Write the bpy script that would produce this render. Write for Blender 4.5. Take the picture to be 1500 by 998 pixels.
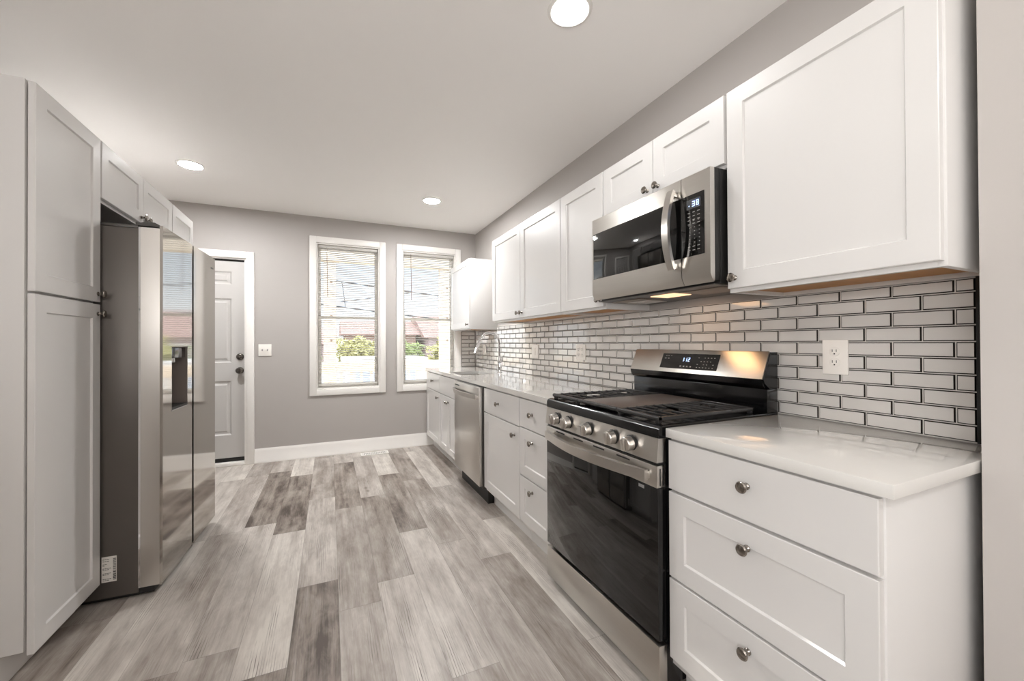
import bpy, bmesh, math, random
from mathutils import Vector, Matrix

for o in list(bpy.data.objects):
    bpy.data.objects.remove(o, do_unlink=True)
SC = bpy.context.scene
COL = SC.collection
R = math.radians
random.seed(7)

# ------------------------------------------------------------------ camera
FPX, YAW, PITCH, ROLL, CAMZ = 589.06, R(24.362), R(0.351), R(-0.261), 1.204
def make_camera():
    cd = bpy.data.cameras.new('camera')
    cd.sensor_fit = 'HORIZONTAL'; cd.sensor_width = 36.0
    cd.lens = FPX * 36.0 / 1500.0
    cd.clip_start = 0.02; cd.clip_end = 300
    ob = bpy.data.objects.new('camera', cd); COL.objects.link(ob)
    F = Vector((math.sin(YAW) * math.cos(PITCH), math.cos(YAW) * math.cos(PITCH), math.sin(PITCH)))
    Rt = Vector((math.cos(YAW), -math.sin(YAW), 0)); U = Rt.cross(F)
    R2 = Rt * math.cos(ROLL) + U * math.sin(ROLL); U2 = -Rt * math.sin(ROLL) + U * math.cos(ROLL)
    m = Matrix((R2, U2, -F)).transposed().to_4x4(); m.translation = (0, 0, CAMZ)
    ob.matrix_world = m
    SC.camera = ob
make_camera()

# ------------------------------------------------------------------ colour management, world, lights
vs = SC.view_settings
SC.display_settings.display_device = 'sRGB'
vs.view_transform = 'Standard'; vs.look = 'None'; vs.exposure = 0.43; vs.gamma = 1.0; vs.use_curve_mapping = False
SC.cycles.use_denoising = True
SC.cycles.max_bounces = 10; SC.cycles.diffuse_bounces = 6; SC.cycles.glossy_bounces = 5
SC.cycles.transparent_max_bounces = 24; SC.cycles.sample_clamp_indirect = 6.0
SC.cycles.caustics_reflective = False; SC.cycles.caustics_refractive = False

SKY_STRENGTH = 1.35
LAMP_NEAR = 85.0             # radiance of the diffusers, set per lamp to even out the room
LAMP_FAR = 500.0
LAMP_REAR_FILL = 115.0  # unseen lamps behind the camera, added for fill light
SIDE_FILL_W = 56.0         # fill light at each unseen side window added behind the camera
COOKTOP_LAMP_W = 0.3
H = 2.567                    # ceiling height
W = 1.6646                   # right wall
YB = 4.778                   # back wall
XL = -1.605                  # left wall
YF = -3.6                    # wall behind the camera
CF = 1.0320                  # worktop front edge

world = bpy.data.worlds.new('sky'); SC.world = world; world.use_nodes = True
def make_world():
    nt = world.node_tree; nt.nodes.clear()
    out = nt.nodes.new('ShaderNodeOutputWorld'); bg = nt.nodes.new('ShaderNodeBackground')
    tc = nt.nodes.new('ShaderNodeTexCoord'); sp = nt.nodes.new('ShaderNodeSeparateXYZ')
    cr = nt.nodes.new('ShaderNodeValToRGB')
    nt.links.new(tc.outputs['Generated'], sp.inputs[0]); nt.links.new(sp.outputs['Z'], cr.inputs[0])
    e = cr.color_ramp.elements
    e[0].position = 0.0; e[0].color = (0.93, 0.96, 1.0, 1)
    e[1].position = 0.60; e[1].color = (3.2, 3.4, 3.7, 1)
    n = e.new(0.10); n.color = (0.80, 0.89, 1.0, 1)
    n = e.new(0.24); n.color = (0.66, 0.82, 1.0, 1)
    n = e.new(0.36); n.color = (2.1, 2.25, 2.5, 1)
    nt.links.new(cr.outputs[0], bg.inputs[0]); bg.inputs[1].default_value = SKY_STRENGTH
    nt.links.new(bg.outputs[0], out.inputs[0])
make_world()

def sun():
    l = bpy.data.lights.new('sun', 'SUN'); l.energy = 0.6; l.angle = R(1.0); l.color = (1.0, 0.93, 0.82)
    o = bpy.data.objects.new('sun', l); COL.objects.link(o)
    o.rotation_euler = Vector((0.85, 0.42, -0.62)).to_track_quat('-Z', 'Y').to_euler()
sun()
def area(name, loc, direction, sx, sy, watts, col, shape='RECTANGLE', spread=180):
    l = bpy.data.lights.new(name, 'AREA'); l.shape = shape; l.size = sx
    if shape == 'RECTANGLE': l.size_y = sy
    l.energy = watts; l.color = col; l.spread = R(spread)
    o = bpy.data.objects.new(name, l); COL.objects.link(o); o.location = loc
    o.rotation_euler = Vector(direction).to_track_quat('-Z', 'Y').to_euler()
    return o
ADDED_WIN = [(-3.0, -1.9), (-1.45, -0.35)]       # y ranges of two unseen side windows, added for the fill light
for a, b in ADDED_WIN:
    area('side_fill_light', (XL + 0.03, (a + b) / 2, 1.55), (0.65, 0.10, 0.75), 1.5, b - a, SIDE_FILL_W, (1.0, 0.98, 0.96))  # added fill lights angled up, brightening the kitchen from behind
area('cooktop_lamp', (1.42, 1.37, 1.405), (0.1, 0, -1), 0.14, 0.26, COOKTOP_LAMP_W, (1.0, 0.55, 0.25))

# ------------------------------------------------------------------ materials
def lin(c):
    return tuple(((v / 255.0) / 12.92 if v / 255.0 <= 0.04045 else ((v / 255.0 + 0.055) / 1.055) ** 2.4) for v in c) + (1.0,)
def mat(name, rgb, rough=0.5, metal=0.0, spec=0.5, coat=0.0, coat_rough=0.1, coat_ior=1.5, noise=None, bump=0.0, bscale=200, aniso=0.0, emit=None, estr=0.0):
    m = bpy.data.materials.new(name); m.use_nodes = True
    nt = m.node_tree; b = nt.nodes['Principled BSDF']
    c = lin(rgb) if max(rgb) > 1.0 else tuple(rgb) + (1.0,)
    b.inputs['Base Color'].default_value = c
    b.inputs['Roughness'].default_value = rough; b.inputs['Metallic'].default_value = metal
    b.inputs['Specular IOR Level'].default_value = spec
    b.inputs['Coat Weight'].default_value = coat; b.inputs['Coat Roughness'].default_value = coat_rough; b.inputs['Coat IOR'].default_value = coat_ior
    if aniso: b.inputs['Anisotropic'].default_value = aniso
    if emit:
        b.inputs['Emission Color'].default_value = lin(emit) if max(emit) > 1.0 else tuple(emit) + (1,)
        b.inputs['Emission Strength'].default_value = estr
    g = nt.nodes.new('ShaderNodeNewGeometry')
    if noise:
        sc, amt = noise[0], noise[1]; stretch = noise[2] if len(noise) > 2 else (1, 1, 1)
        mp = nt.nodes.new('ShaderNodeMapping'); mp.inputs['Scale'].default_value = stretch
        nt.links.new(g.outputs['Position'], mp.inputs[0])
        n = nt.nodes.new('ShaderNodeTexNoise'); n.inputs['Scale'].default_value = sc; n.inputs['Detail'].default_value = 5
        nt.links.new(mp.outputs[0], n.inputs['Vector'])
        mr = nt.nodes.new('ShaderNodeMapRange'); mr.inputs[3].default_value = 1 - amt; mr.inputs[4].default_value = 1 + amt
        nt.links.new(n.outputs['Fac'], mr.inputs[0])
        mx = nt.nodes.new('ShaderNodeMix'); mx.data_type = 'RGBA'; mx.blend_type = 'MULTIPLY'; mx.inputs[0].default_value = 1
        mx.inputs[6].default_value = c
        nt.links.new(mr.outputs[0], mx.inputs[7]); nt.links.new(mx.outputs[2], b.inputs['Base Color'])
        if bump:
            bp = nt.nodes.new('ShaderNodeBump'); bp.inputs['Strength'].default_value = bump; bp.inputs['Distance'].default_value = 0.002
            n2 = nt.nodes.new('ShaderNodeTexNoise'); n2.inputs['Scale'].default_value = bscale; n2.inputs['Detail'].default_value = 3
            nt.links.new(mp.outputs[0], n2.inputs['Vector'])
            nt.links.new(n2.outputs['Fac'], bp.inputs['Height']); nt.links.new(bp.outputs[0], b.inputs['Normal'])
    return m

M = {}
M['wall'] = mat('wall_paint', (172, 167, 163), 0.55, noise=(3, 0.015), bump=0.05, bscale=250)
M['wall_lit'] = mat('wall_paint_lit', (186, 181, 177), 0.55, noise=(3, 0.015), bump=0.05, bscale=250)  # wall paint lightened to stand in for light missing on the wall end
M['ceiling'] = mat('ceiling_paint', (249, 247, 245), 0.8, noise=(2, 0.01), bump=0.04, bscale=200)
M['trim'] = mat('white_trim_paint', (232, 229, 225), 0.35, noise=(3, 0.01))
M['cab'] = mat('white_cabinet_lacquer', (217, 215, 213), 0.38, coat=0.7, coat_rough=0.16, coat_ior=1.5, noise=(2, 0.008))
M['cab_side'] = mat('white_melamine_side', (217, 215, 213), 0.55, spec=0.35, noise=(2, 0.008))
M['cabin'] = mat('birch_plywood', (178, 124, 62), 0.5, noise=(6, 0.25, (1, 6, 1)))
M['quartz'] = mat('white_quartz', (216, 214, 210), 0.10, coat=0.6, coat_rough=0.06, coat_ior=1.6, noise=(9, 0.03))
M['tile'] = mat('grey_glass_tile', (210, 207, 203), 0.15, coat=1.0, coat_rough=0.03, coat_ior=1.9, noise=(7, 0.05, (1, 1, 3)))
M['tile_edge'] = mat('dark_mirror_bevel', (78, 75, 72), 0.28, metal=1.0, noise=(20, 0.1))
M['grout'] = mat('light_grout', (214, 209, 202), 0.8, noise=(60, 0.04))
M['black_trim'] = mat('black_edge_trim', (18, 17, 16), 0.35, noise=(60, 0.2))
M['steel'] = mat('brushed_steel', (204, 200, 195), 0.28, metal=1.0, noise=(2, 0.02))
M['steel_h'] = mat('brushed_steel_flat', (203, 199, 193), 0.28, metal=1.0, noise=(5, 0.04, (30, 1, 30)))
M['steel_mirror'] = mat('polished_steel_door', (190, 186, 181), 0.07, metal=1.0, noise=(2, 0.01))
def brushed(m, amount, tangent):
    nt = m.node_tree; b = nt.nodes['Principled BSDF']; b.inputs['Anisotropic'].default_value = amount
    c = nt.nodes.new('ShaderNodeCombineXYZ')
    for i in range(3): c.inputs[i].default_value = tangent[i]
    nt.links.new(c.outputs[0], b.inputs['Tangent'])
brushed(M['steel_h'], 0.75, (0, 0, 1))
M['chrome'] = mat('chrome', (225, 225, 226), 0.05, metal=1.0, noise=(8, 0.01))
M['knob'] = mat('brushed_nickel', (150, 144, 137), 0.22, metal=1.0, noise=(40, 0.05))
M['darknickel'] = mat('dark_nickel', (112, 108, 104), 0.22, metal=1.0, noise=(40, 0.05))
M['black'] = mat('black_enamel', (13, 13, 14), 0.18, noise=(20, 0.1))
M['blackmatte'] = mat('black_plastic', (22, 21, 20), 0.5, noise=(30, 0.1))
M['iron'] = mat('cast_iron', (46, 45, 45), 0.26, noise=(80, 0.15), bump=0.1, bscale=400)
M['griddle'] = mat('griddle_plate', (120, 112, 108), 0.35, metal=0.6, noise=(8, 0.05))
M['blackglass'] = mat('black_glass', (9, 9, 9), 0.04, spec=0.6, noise=(6, 0.05))
M['fridge_side'] = mat('dark_grey_steel_side', (98, 93, 89), 0.38, metal=0.55, noise=(5, 0.03), bump=0.03, bscale=300)
M['darkgrey'] = mat('dark_grey_plastic', (70, 66, 63), 0.35, noise=(20, 0.05))
M['dispenser'] = mat('dispenser_grey', (138, 129, 124), 0.35, metal=0.2, noise=(12, 0.05))
M['plastic'] = mat('white_plastic', (238, 234, 228), 0.35, noise=(20, 0.01))
M['slot'] = mat('dark_slot', (25, 23, 22), 0.6, noise=(40, 0.1))
M['paper'] = mat('white_label_paper', (226, 222, 216), 0.6, noise=(30, 0.02))
M['ink'] = mat('black_ink', (40, 38, 36), 0.6, noise=(60, 0.1))
M['faintink'] = mat('grey_print', (150, 148, 146), 0.6, noise=(60, 0.05))
M['blue_digit'] = mat('blue_white_digits', (190, 215, 255), 0.5, emit=(185, 212, 255), estr=1.1, noise=(30, 0.02))
M['screen'] = mat('grey_display', (62, 64, 68), 0.25, noise=(30, 0.05))
for nm_, f_ in (('lamp_far', LAMP_FAR), ('lamp_near', LAMP_NEAR), ('lamp_rear_fill', LAMP_REAR_FILL)):
    M[nm_] = mat(nm_, (255, 250, 240), 0.5, emit=(0.985, 0.985, 0.98), estr=f_, noise=(30, 0.005))
M['warm_lamp'] = mat('warm_lamp_lens', (255, 220, 180), 0.4, emit=(1.0, 0.62, 0.36), estr=1.0, noise=(30, 0.01))
M['lens'] = mat('frosted_lens', (226, 220, 214), 0.3, noise=(30, 0.02))
M['mesh_filter'] = mat('grease_filter', (150, 138, 128), 0.4, metal=0.8, noise=(400, 0.35))
M['door'] = mat('door_paint', (190, 187, 184), 0.4, noise=(3, 0.01))
M['blind'] = mat('white_blind_vinyl', (240, 238, 234), 0.45, noise=(10, 0.01))
M['cord'] = mat('blind_cord', (215, 208, 198), 0.7, noise=(60, 0.05))
M['wand'] = mat('clear_brown_wand', (120, 100, 84), 0.3, noise=(60, 0.05))
M['timber'] = mat('pale_porch_timber', (232, 217, 197), 0.7, noise=(5, 0.10, (1, 1, 8)))
M['knot'] = mat('dark_timber_knot', (120, 92, 70), 0.8, noise=(60, 0.2))
M['wire'] = mat('black_cable', (48, 50, 58), 0.6, noise=(10, 0.1))
M['brick'] = mat('red_brick', (146, 120, 110), 0.85, noise=(3, 0.2))
M['roof'] = mat('red_roof', (140, 112, 105), 0.8, noise=(3, 0.2))
M['stucco'] = mat('mauve_grey_render', (166, 150, 152), 0.85, noise=(2, 0.1))
M['whitewall'] = mat('white_siding', (206, 204, 202), 0.7, noise=(2, 0.05))
M['garage'] = mat('pale_blue_grey_door', (170, 180, 196), 0.6, noise=(2, 0.05))
M['leaf'] = mat('leaf_green', (136, 150, 92), 0.7, noise=(2.5, 0.35))
M['leaf2'] = mat('yellow_green_leaf', (176, 172, 112), 0.7, noise=(2.5, 0.35))
M['bark'] = mat('bark', (110, 92, 78), 0.9, noise=(20, 0.2))
M['ground'] = mat('dry_ground', (176, 168, 152), 0.95, noise=(0.6, 0.15))
M['winglass_dark'] = mat('dark_window_glass', (70, 78, 92), 0.1, noise=(5, 0.05))

def translucent(m, amount):
    nt = m.node_tree; b = nt.nodes['Principled BSDF']; out = [n for n in nt.nodes if n.type == 'OUTPUT_MATERIAL'][0]
    t = nt.nodes.new('ShaderNodeBsdfTranslucent'); t.inputs[0].default_value = b.inputs['Base Color'].default_value
    mx = nt.nodes.new('ShaderNodeMixShader'); mx.inputs[0].default_value = amount
    nt.links.new(b.outputs[0], mx.inputs[1]); nt.links.new(t.outputs[0], mx.inputs[2]); nt.links.new(mx.outputs[0], out.inputs[0])
translucent(M['blind'], 0.55)

def glass():
    m = bpy.data.materials.new('window_glass'); m.use_nodes = True; nt = m.node_tree; nt.nodes.clear()
    o = nt.nodes.new('ShaderNodeOutputMaterial'); t = nt.nodes.new('ShaderNodeBsdfTransparent'); g = nt.nodes.new('ShaderNodeBsdfGlossy')
    t.inputs[0].default_value = (0.97, 0.98, 0.98, 1); g.inputs['Roughness'].default_value = 0.02
    f = nt.nodes.new('ShaderNodeFresnel'); f.inputs[0].default_value = 1.45
    mx = nt.nodes.new('ShaderNodeMixShader')
    nt.links.new(f.outputs[0], mx.inputs[0]); nt.links.new(t.outputs[0], mx.inputs[1]); nt.links.new(g.outputs[0], mx.inputs[2])
    nt.links.new(mx.outputs[0], o.inputs[0])
    return m
M['glass'] = glass()

def floor_material():
    m = bpy.data.materials.new('grey_plank_floor'); m.use_nodes = True
    nt = m.node_tree; L = nt.links; b = nt.nodes['Principled BSDF']
    def math_(op, a, c=None):
        n = nt.nodes.new('ShaderNodeMath'); n.operation = op
        for i, v in enumerate((a, c)):
            if v is None: continue
            if isinstance(v, (int, float)): n.inputs[i].default_value = v
            else: L.new(v, n.inputs[i])
        return n.outputs[0]
    def comb(x, y, z):
        n = nt.nodes.new('ShaderNodeCombineXYZ')
        for i, v in enumerate((x, y, z)):
            if isinstance(v, (int, float)): n.inputs[i].default_value = v
            else: L.new(v, n.inputs[i])
        return n.outputs[0]
    def noise(vec, scale, detail, rough=0.55, dist=0.0):
        n = nt.nodes.new('ShaderNodeTexNoise'); n.inputs['Scale'].default_value = scale
        n.inputs['Detail'].default_value = detail; n.inputs['Roughness'].default_value = rough; n.inputs['Distortion'].default_value = dist
        L.new(vec, n.inputs['Vector']); return n.outputs['Fac']
    def ramp(fac, stops):
        n = nt.nodes.new('ShaderNodeValToRGB'); e = n.color_ramp.elements
        while len(e) < len(stops): e.new(0.5)
        for el, (p, c) in zip(e, stops):
            el.position = p; el.color = c if len(c) == 4 else lin(c)
        L.new(fac, n.inputs[0]); return n.outputs[0]
    def mrange(v, a, c, d, e):
        n = nt.nodes.new('ShaderNodeMapRange')
        L.new(v, n.inputs[0]); n.inputs[1].default_value = a; n.inputs[2].default_value = c; n.inputs[3].default_value = d; n.inputs[4].default_value = e
        return n.outputs[0]
    def mixc(fac, a, c, mode='MIX'):
        n = nt.nodes.new('ShaderNodeMix'); n.data_type = 'RGBA'; n.blend_type = mode
        for i, v in ((0, fac), (6, a), (7, c)):
            if isinstance(v, (int, float)): n.inputs[i].default_value = v
            elif isinstance(v, tuple): n.inputs[i].default_value = v
            else: L.new(v, n.inputs[i])
        return n.outputs[2]
    g = nt.nodes.new('ShaderNodeNewGeometry'); sp = nt.nodes.new('ShaderNodeSeparateXYZ'); L.new(g.outputs['Position'], sp.inputs[0])
    x, y = sp.outputs['X'], sp.outputs['Y']
    PW, PL = 0.182, 1.22
    xs = math_('DIVIDE', math_('ADD', x, 0.147), PW); row = math_('FLOOR', xs); fx = math_('FRACT', xs)
    wn = nt.nodes.new('ShaderNodeTexWhiteNoise'); wn.noise_dimensions = '1D'; L.new(math_('ADD', row, 31.7), wn.inputs['W'])
    ys = math_('ADD', math_('DIVIDE', y, PL), math_('MULTIPLY', wn.outputs['Value'], 9.0)); colid = math_('FLOOR', ys); fy = math_('FRACT', ys)
    wn2 = nt.nodes.new('ShaderNodeTexWhiteNoise'); wn2.noise_dimensions = '2D'; L.new(comb(row, colid, 0), wn2.inputs['Vector'])
    rid = wn2.outputs['Value']
    ox = math_('MULTIPLY', rid, 53.0); oy = math_('MULTIPLY', rid, 91.0)
    gx = math_('ADD', x, ox); gy = math_('ADD', y, oy)
    streak = noise(comb(math_('MULTIPLY', gx, 55), math_('MULTIPLY', gy, 2.6), 0), 1.0, 6, 0.65)
    fine = noise(comb(math_('MULTIPLY', gx, 220), math_('MULTIPLY', gy, 9), 0), 1.0, 4, 0.6)
    patch = noise(comb(math_('MULTIPLY', gx, 8.5), math_('MULTIPLY', gy, 2.2), 0), 1.0, 4, 0.6, 0.4)
    band = noise(comb(math_('MULTIPLY', gx, 20), math_('MULTIPLY', gy, 1.0), 0), 1.0, 2, 0.5, 0.2)
    tone = math_('ADD', math_('MULTIPLY', math_('SUBTRACT', rid, 0.5), 0.62), 0.535)
    tone = math_('ADD', tone, math_('MULTIPLY', math_('SUBTRACT', patch, 0.5), 1.0))
    tone = math_('ADD', tone, math_('MULTIPLY', math_('SUBTRACT', band, 0.5), 0.55))
    tone = math_('ADD', tone, math_('MULTIPLY', math_('SUBTRACT', streak, 0.5), 0.42))
    mott = noise(comb(math_('MULTIPLY', gx, 26), math_('MULTIPLY', gy, 9), 3.0), 1.0, 6, 0.68, 0.8)
    tone = math_('ADD', tone, math_('MULTIPLY', math_('SUBTRACT', mott, 0.5), 0.38))
    tone = math_('ADD', tone, math_('MULTIPLY', math_('SUBTRACT', fine, 0.5), 0.32))
    col = ramp(tone, [(0.08, (80, 70, 64)), (0.32, (136, 126, 118)), (0.55, (163, 155, 148)), (0.78, (188, 181, 174)), (1.0, (208, 202, 194))])
    # cathedral grain lines
    wv = nt.nodes.new('ShaderNodeTexWave'); wv.wave_type = 'BANDS'; wv.bands_direction = 'X'
    wv.inputs['Scale'].default_value = 1.0; wv.inputs['Distortion'].default_value = 6.0; wv.inputs['Detail'].default_value = 3; wv.inputs['Detail Scale'].default_value = 1.0
    L.new(comb(math_('MULTIPLY', gx, 32), math_('MULTIPLY', gy, 2.6), 0), wv.inputs['Vector'])
    lines = mrange(wv.outputs['Fac'], 0.0, 0.22, 1.0, 0.0)
    msk = mrange(noise(comb(math_('MULTIPLY', gx, 12), math_('MULTIPLY', gy, 1.7), 0), 1.0, 4, 0.65), 0.52, 0.65, 0.0, 1.0)
    crack = math_('MULTIPLY', math_('MULTIPLY', lines, msk), mrange(fine, 0.35, 0.6, 0.45, 1.0))
    col = mixc(crack, col, lin((84, 76, 70)))
    kn = nt.nodes.new('ShaderNodeTexVoronoi'); kn.inputs['Scale'].default_value = 1.0
    L.new(comb(math_('MULTIPLY', gx, 5.5), math_('MULTIPLY', gy, 2.2), 0), kn.inputs['Vector'])
    knot = mrange(kn.outputs['Distance'], 0.03, 0.09, 0.55, 0.0)
    col = mixc(knot, col, lin((98, 88, 80)))
    ex = math_('MINIMUM', fx, math_('SUBTRACT', 1.0, fx)); ey = math_('MINIMUM', fy, math_('SUBTRACT', 1.0, fy))
    gap = math_('MAXIMUM', mrange(ex, 0.003, 0.009, 1.0, 0.0), mrange(ey, 0.0006, 0.0016, 1.0, 0.0))
    col = mixc(math_('MULTIPLY', gap, 0.35), col, lin((70, 62, 56)))
    L.new(col, b.inputs['Base Color'])
    L.new(mrange(streak, 0.3, 0.7, 0.34, 0.46), b.inputs['Roughness'])
    b.inputs['Specular IOR Level'].default_value = 0.45
    bp = nt.nodes.new('ShaderNodeBump'); bp.inputs['Strength'].default_value = 0.10; bp.inputs['Distance'].default_value = 0.002
    L.new(math_('SUBTRACT', streak, math_('ADD', math_('MULTIPLY', crack, 0.5), gap)), bp.inputs['Height']); L.new(bp.outputs[0], b.inputs['Normal'])
    return m
M['floor'] = floor_material()

# ------------------------------------------------------------------ mesh helpers
ROOTLOC = {}
class MB:
    """collects shapes in world metres, builds ONE mesh object"""
    def __init__(s): s.bm = bmesh.new(); s.mats = []
    def mi(s, m):
        if m not in s.mats: s.mats.append(m)
        return s.mats.index(m)
    def faces(s, verts, faces, m, mtx=None):
        vs_ = [s.bm.verts.new(mtx @ Vector(v) if mtx else Vector(v)) for v in verts]
        k = s.mi(m); out = []
        for f in faces:
            try:
                fc = s.bm.faces.new([vs_[i] for i in f]); fc.material_index = k; fc.smooth = True; out.append(fc)
            except ValueError: pass
        return vs_, out
    def box(s, x0, x1, y0, y1, z0, z1, m, bev=0.0, mtx=None):
        x0, x1 = min(x0, x1), max(x0, x1); y0, y1 = min(y0, y1), max(y0, y1); z0, z1 = min(z0, z1), max(z0, z1)
        v = [(x0, y0, z0), (x1, y0, z0), (x1, y1, z0), (x0, y1, z0), (x0, y0, z1), (x1, y0, z1), (x1, y1, z1), (x0, y1, z1)]
        f = [(0, 3, 2, 1), (4, 5, 6, 7), (0, 1, 5, 4), (1, 2, 6, 5), (2, 3, 7, 6), (3, 0, 4, 7)]
        vv, ff = s.faces(v, f, m, mtx)
        if bev > 0:
            es = list({e for fc in ff for e in fc.edges})
            r = bmesh.ops.bevel(s.bm, geom=es, offset=bev, segments=2, profile=0.5, affect='EDGES')
            for fc in r['faces']: fc.smooth = True; fc.material_index = s.mi(m)
        return s
    def prism(s, pts, axis, a, b, m):
        """extrude 2-D polygon along axis from a to b; pts in the other two axes (x,y,z order)"""
        n = len(pts)
        def P(p, t):
            if axis == 'y': return (p[0], t, p[1])
            if axis == 'x': return (t, p[0], p[1])
            return (p[0], p[1], t)
        v = [P(p, a) for p in pts] + [P(p, b) for p in pts]
        f = [tuple(range(n)), tuple(range(2 * n - 1, n - 1, -1))] + [(i, i + n, (i + 1) % n + n, (i + 1) % n) for i in range(n)]
        s.faces(v, f, m); return s
    def tube(s, pts, r, m, seg=10, caps=True):
        pts = [Vector(p) for p in pts]; rs = r if isinstance(r, (list, tuple)) else [r] * len(pts)
        n = len(pts); rings = []
        up = Vector((0, 0, 1))
        t0 = (pts[1] - pts[0]).normalized()
        if abs(t0.dot(up)) > 0.9: up = Vector((0, 1, 0))
        nrm = (up - t0 * up.dot(t0)).normalized()
        k = s.mi(m)
        for i in range(n):
            t = (pts[min(i + 1, n - 1)] - pts[max(i - 1, 0)]).normalized()
            nrm = (nrm - t * nrm.dot(t)).normalized(); bn = t.cross(nrm)
            rings.append([s.bm.verts.new(pts[i] + (nrm * math.cos(2 * math.pi * j / seg) + bn * math.sin(2 * math.pi * j / seg)) * rs[i]) for j in range(seg)])
        for i in range(n - 1):
            for j in range(seg):
                f = s.bm.faces.new((rings[i][j], rings[i][(j + 1) % seg], rings[i + 1][(j + 1) % seg], rings[i + 1][j])); f.smooth = True; f.material_index = k
        if caps:
            for rg in (rings[0][::-1], rings[-1]):
                f = s.bm.faces.new(rg); f.material_index = k; f.smooth = True
        return s
    def bar(s, pts, hw, hh, m, side=(0, 0, 1)):
        """rectangular-section bar along a path; side = direction of the half height hh"""
        pts = [Vector(p) for p in pts]; n = len(pts); k = s.mi(m); rings = []; sd = Vector(side).normalized()
        for i in range(n):
            t = (pts[min(i + 1, n - 1)] - pts[max(i - 1, 0)]).normalized()
            u = (sd - t * sd.dot(t)).normalized(); w = t.cross(u)
            rings.append([s.bm.verts.new(pts[i] + w * a * hw + u * b_ * hh) for a, b_ in ((-1, -1), (1, -1), (1, 1), (-1, 1))])
        for i in range(n - 1):
            for j in range(4):
                f = s.bm.faces.new((rings[i][j], rings[i][(j + 1) % 4], rings[i + 1][(j + 1) % 4], rings[i + 1][j])); f.smooth = True; f.material_index = k
        for rg in (rings[0][::-1], rings[-1]):
            f = s.bm.faces.new(rg); f.material_index = k
        return s
    def lathe(s, prof, m, mtx, seg=20):
        """prof: list of (radius, height) about local z"""
        k = s.mi(m); rings = []
        for r, h in prof:
            if r < 1e-6: rings.append([s.bm.verts.new(mtx @ Vector((0, 0, h)))])
            else: rings.append([s.bm.verts.new(mtx @ Vector((r * math.cos(2 * math.pi * j / seg), r * math.sin(2 * math.pi * j / seg), h))) for j in range(seg)])
        for a, b_ in zip(rings[:-1], rings[1:]):
            for j in range(seg):
                j2 = (j + 1) % seg
                if len(a) == 1 and len(b_) == 1: continue
                if len(a) == 1: vs_ = (a[0], b_[j2], b_[j])
                elif len(b_) == 1: vs_ = (a[j], a[j2], b_[0])
                else: vs_ = (a[j], a[j2], b_[j2], b_[j])
                f = s.bm.faces.new(vs_); f.smooth = True; f.material_index = k
        return s
    def build(s, name, parent=None, angle=32, origin=None):
        bmesh.ops.recalc_face_normals(s.bm, faces=s.bm.faces)
        if parent is None:
            if origin is None:
                xs = [v.co for v in s.bm.verts]
                origin = ((min(v.x for v in xs) + max(v.x for v in xs)) / 2, (min(v.y for v in xs) + max(v.y for v in xs)) / 2, min(v.z for v in xs))
            loc = Vector(origin)
        else:
            loc = ROOTLOC[parent.name]
        for v in s.bm.verts: v.co -= loc
        me = bpy.data.meshes.new(name); s.bm.to_mesh(me); s.bm.free()
        for mm in s.mats: me.materials.append(M[mm])
        try: me.set_sharp_from_angle(angle=R(angle))
        except Exception: pass
        o = bpy.data.objects.new(name, me); COL.objects.link(o)
        if parent is not None: o.parent = parent
        else: o.location = loc
        ROOTLOC[o.name] = loc
        return o

def thing(name, label, cat, loc, group=None):
    o = bpy.data.objects.new(name, None); COL.objects.link(o); o.location = loc; o.empty_display_size = 0.05
    ROOTLOC[o.name] = Vector(loc); tag(o, label, cat, group); return o
def tag(o, label=None, cat=None, group=None, kind=None):
    if label: o['label'] = label
    if cat: o['category'] = cat
    if group: o['group'] = group
    if kind: o['kind'] = kind
    return o
def struct(mb, name, label, cat):
    return tag(mb.build(name), label, cat, kind='structure')
def sempty(name, label, cat, loc):
    o = thing(name, label, cat, loc); o['kind'] = 'structure'; return o
def lab(o, text): o['label'] = text; return o

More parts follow.
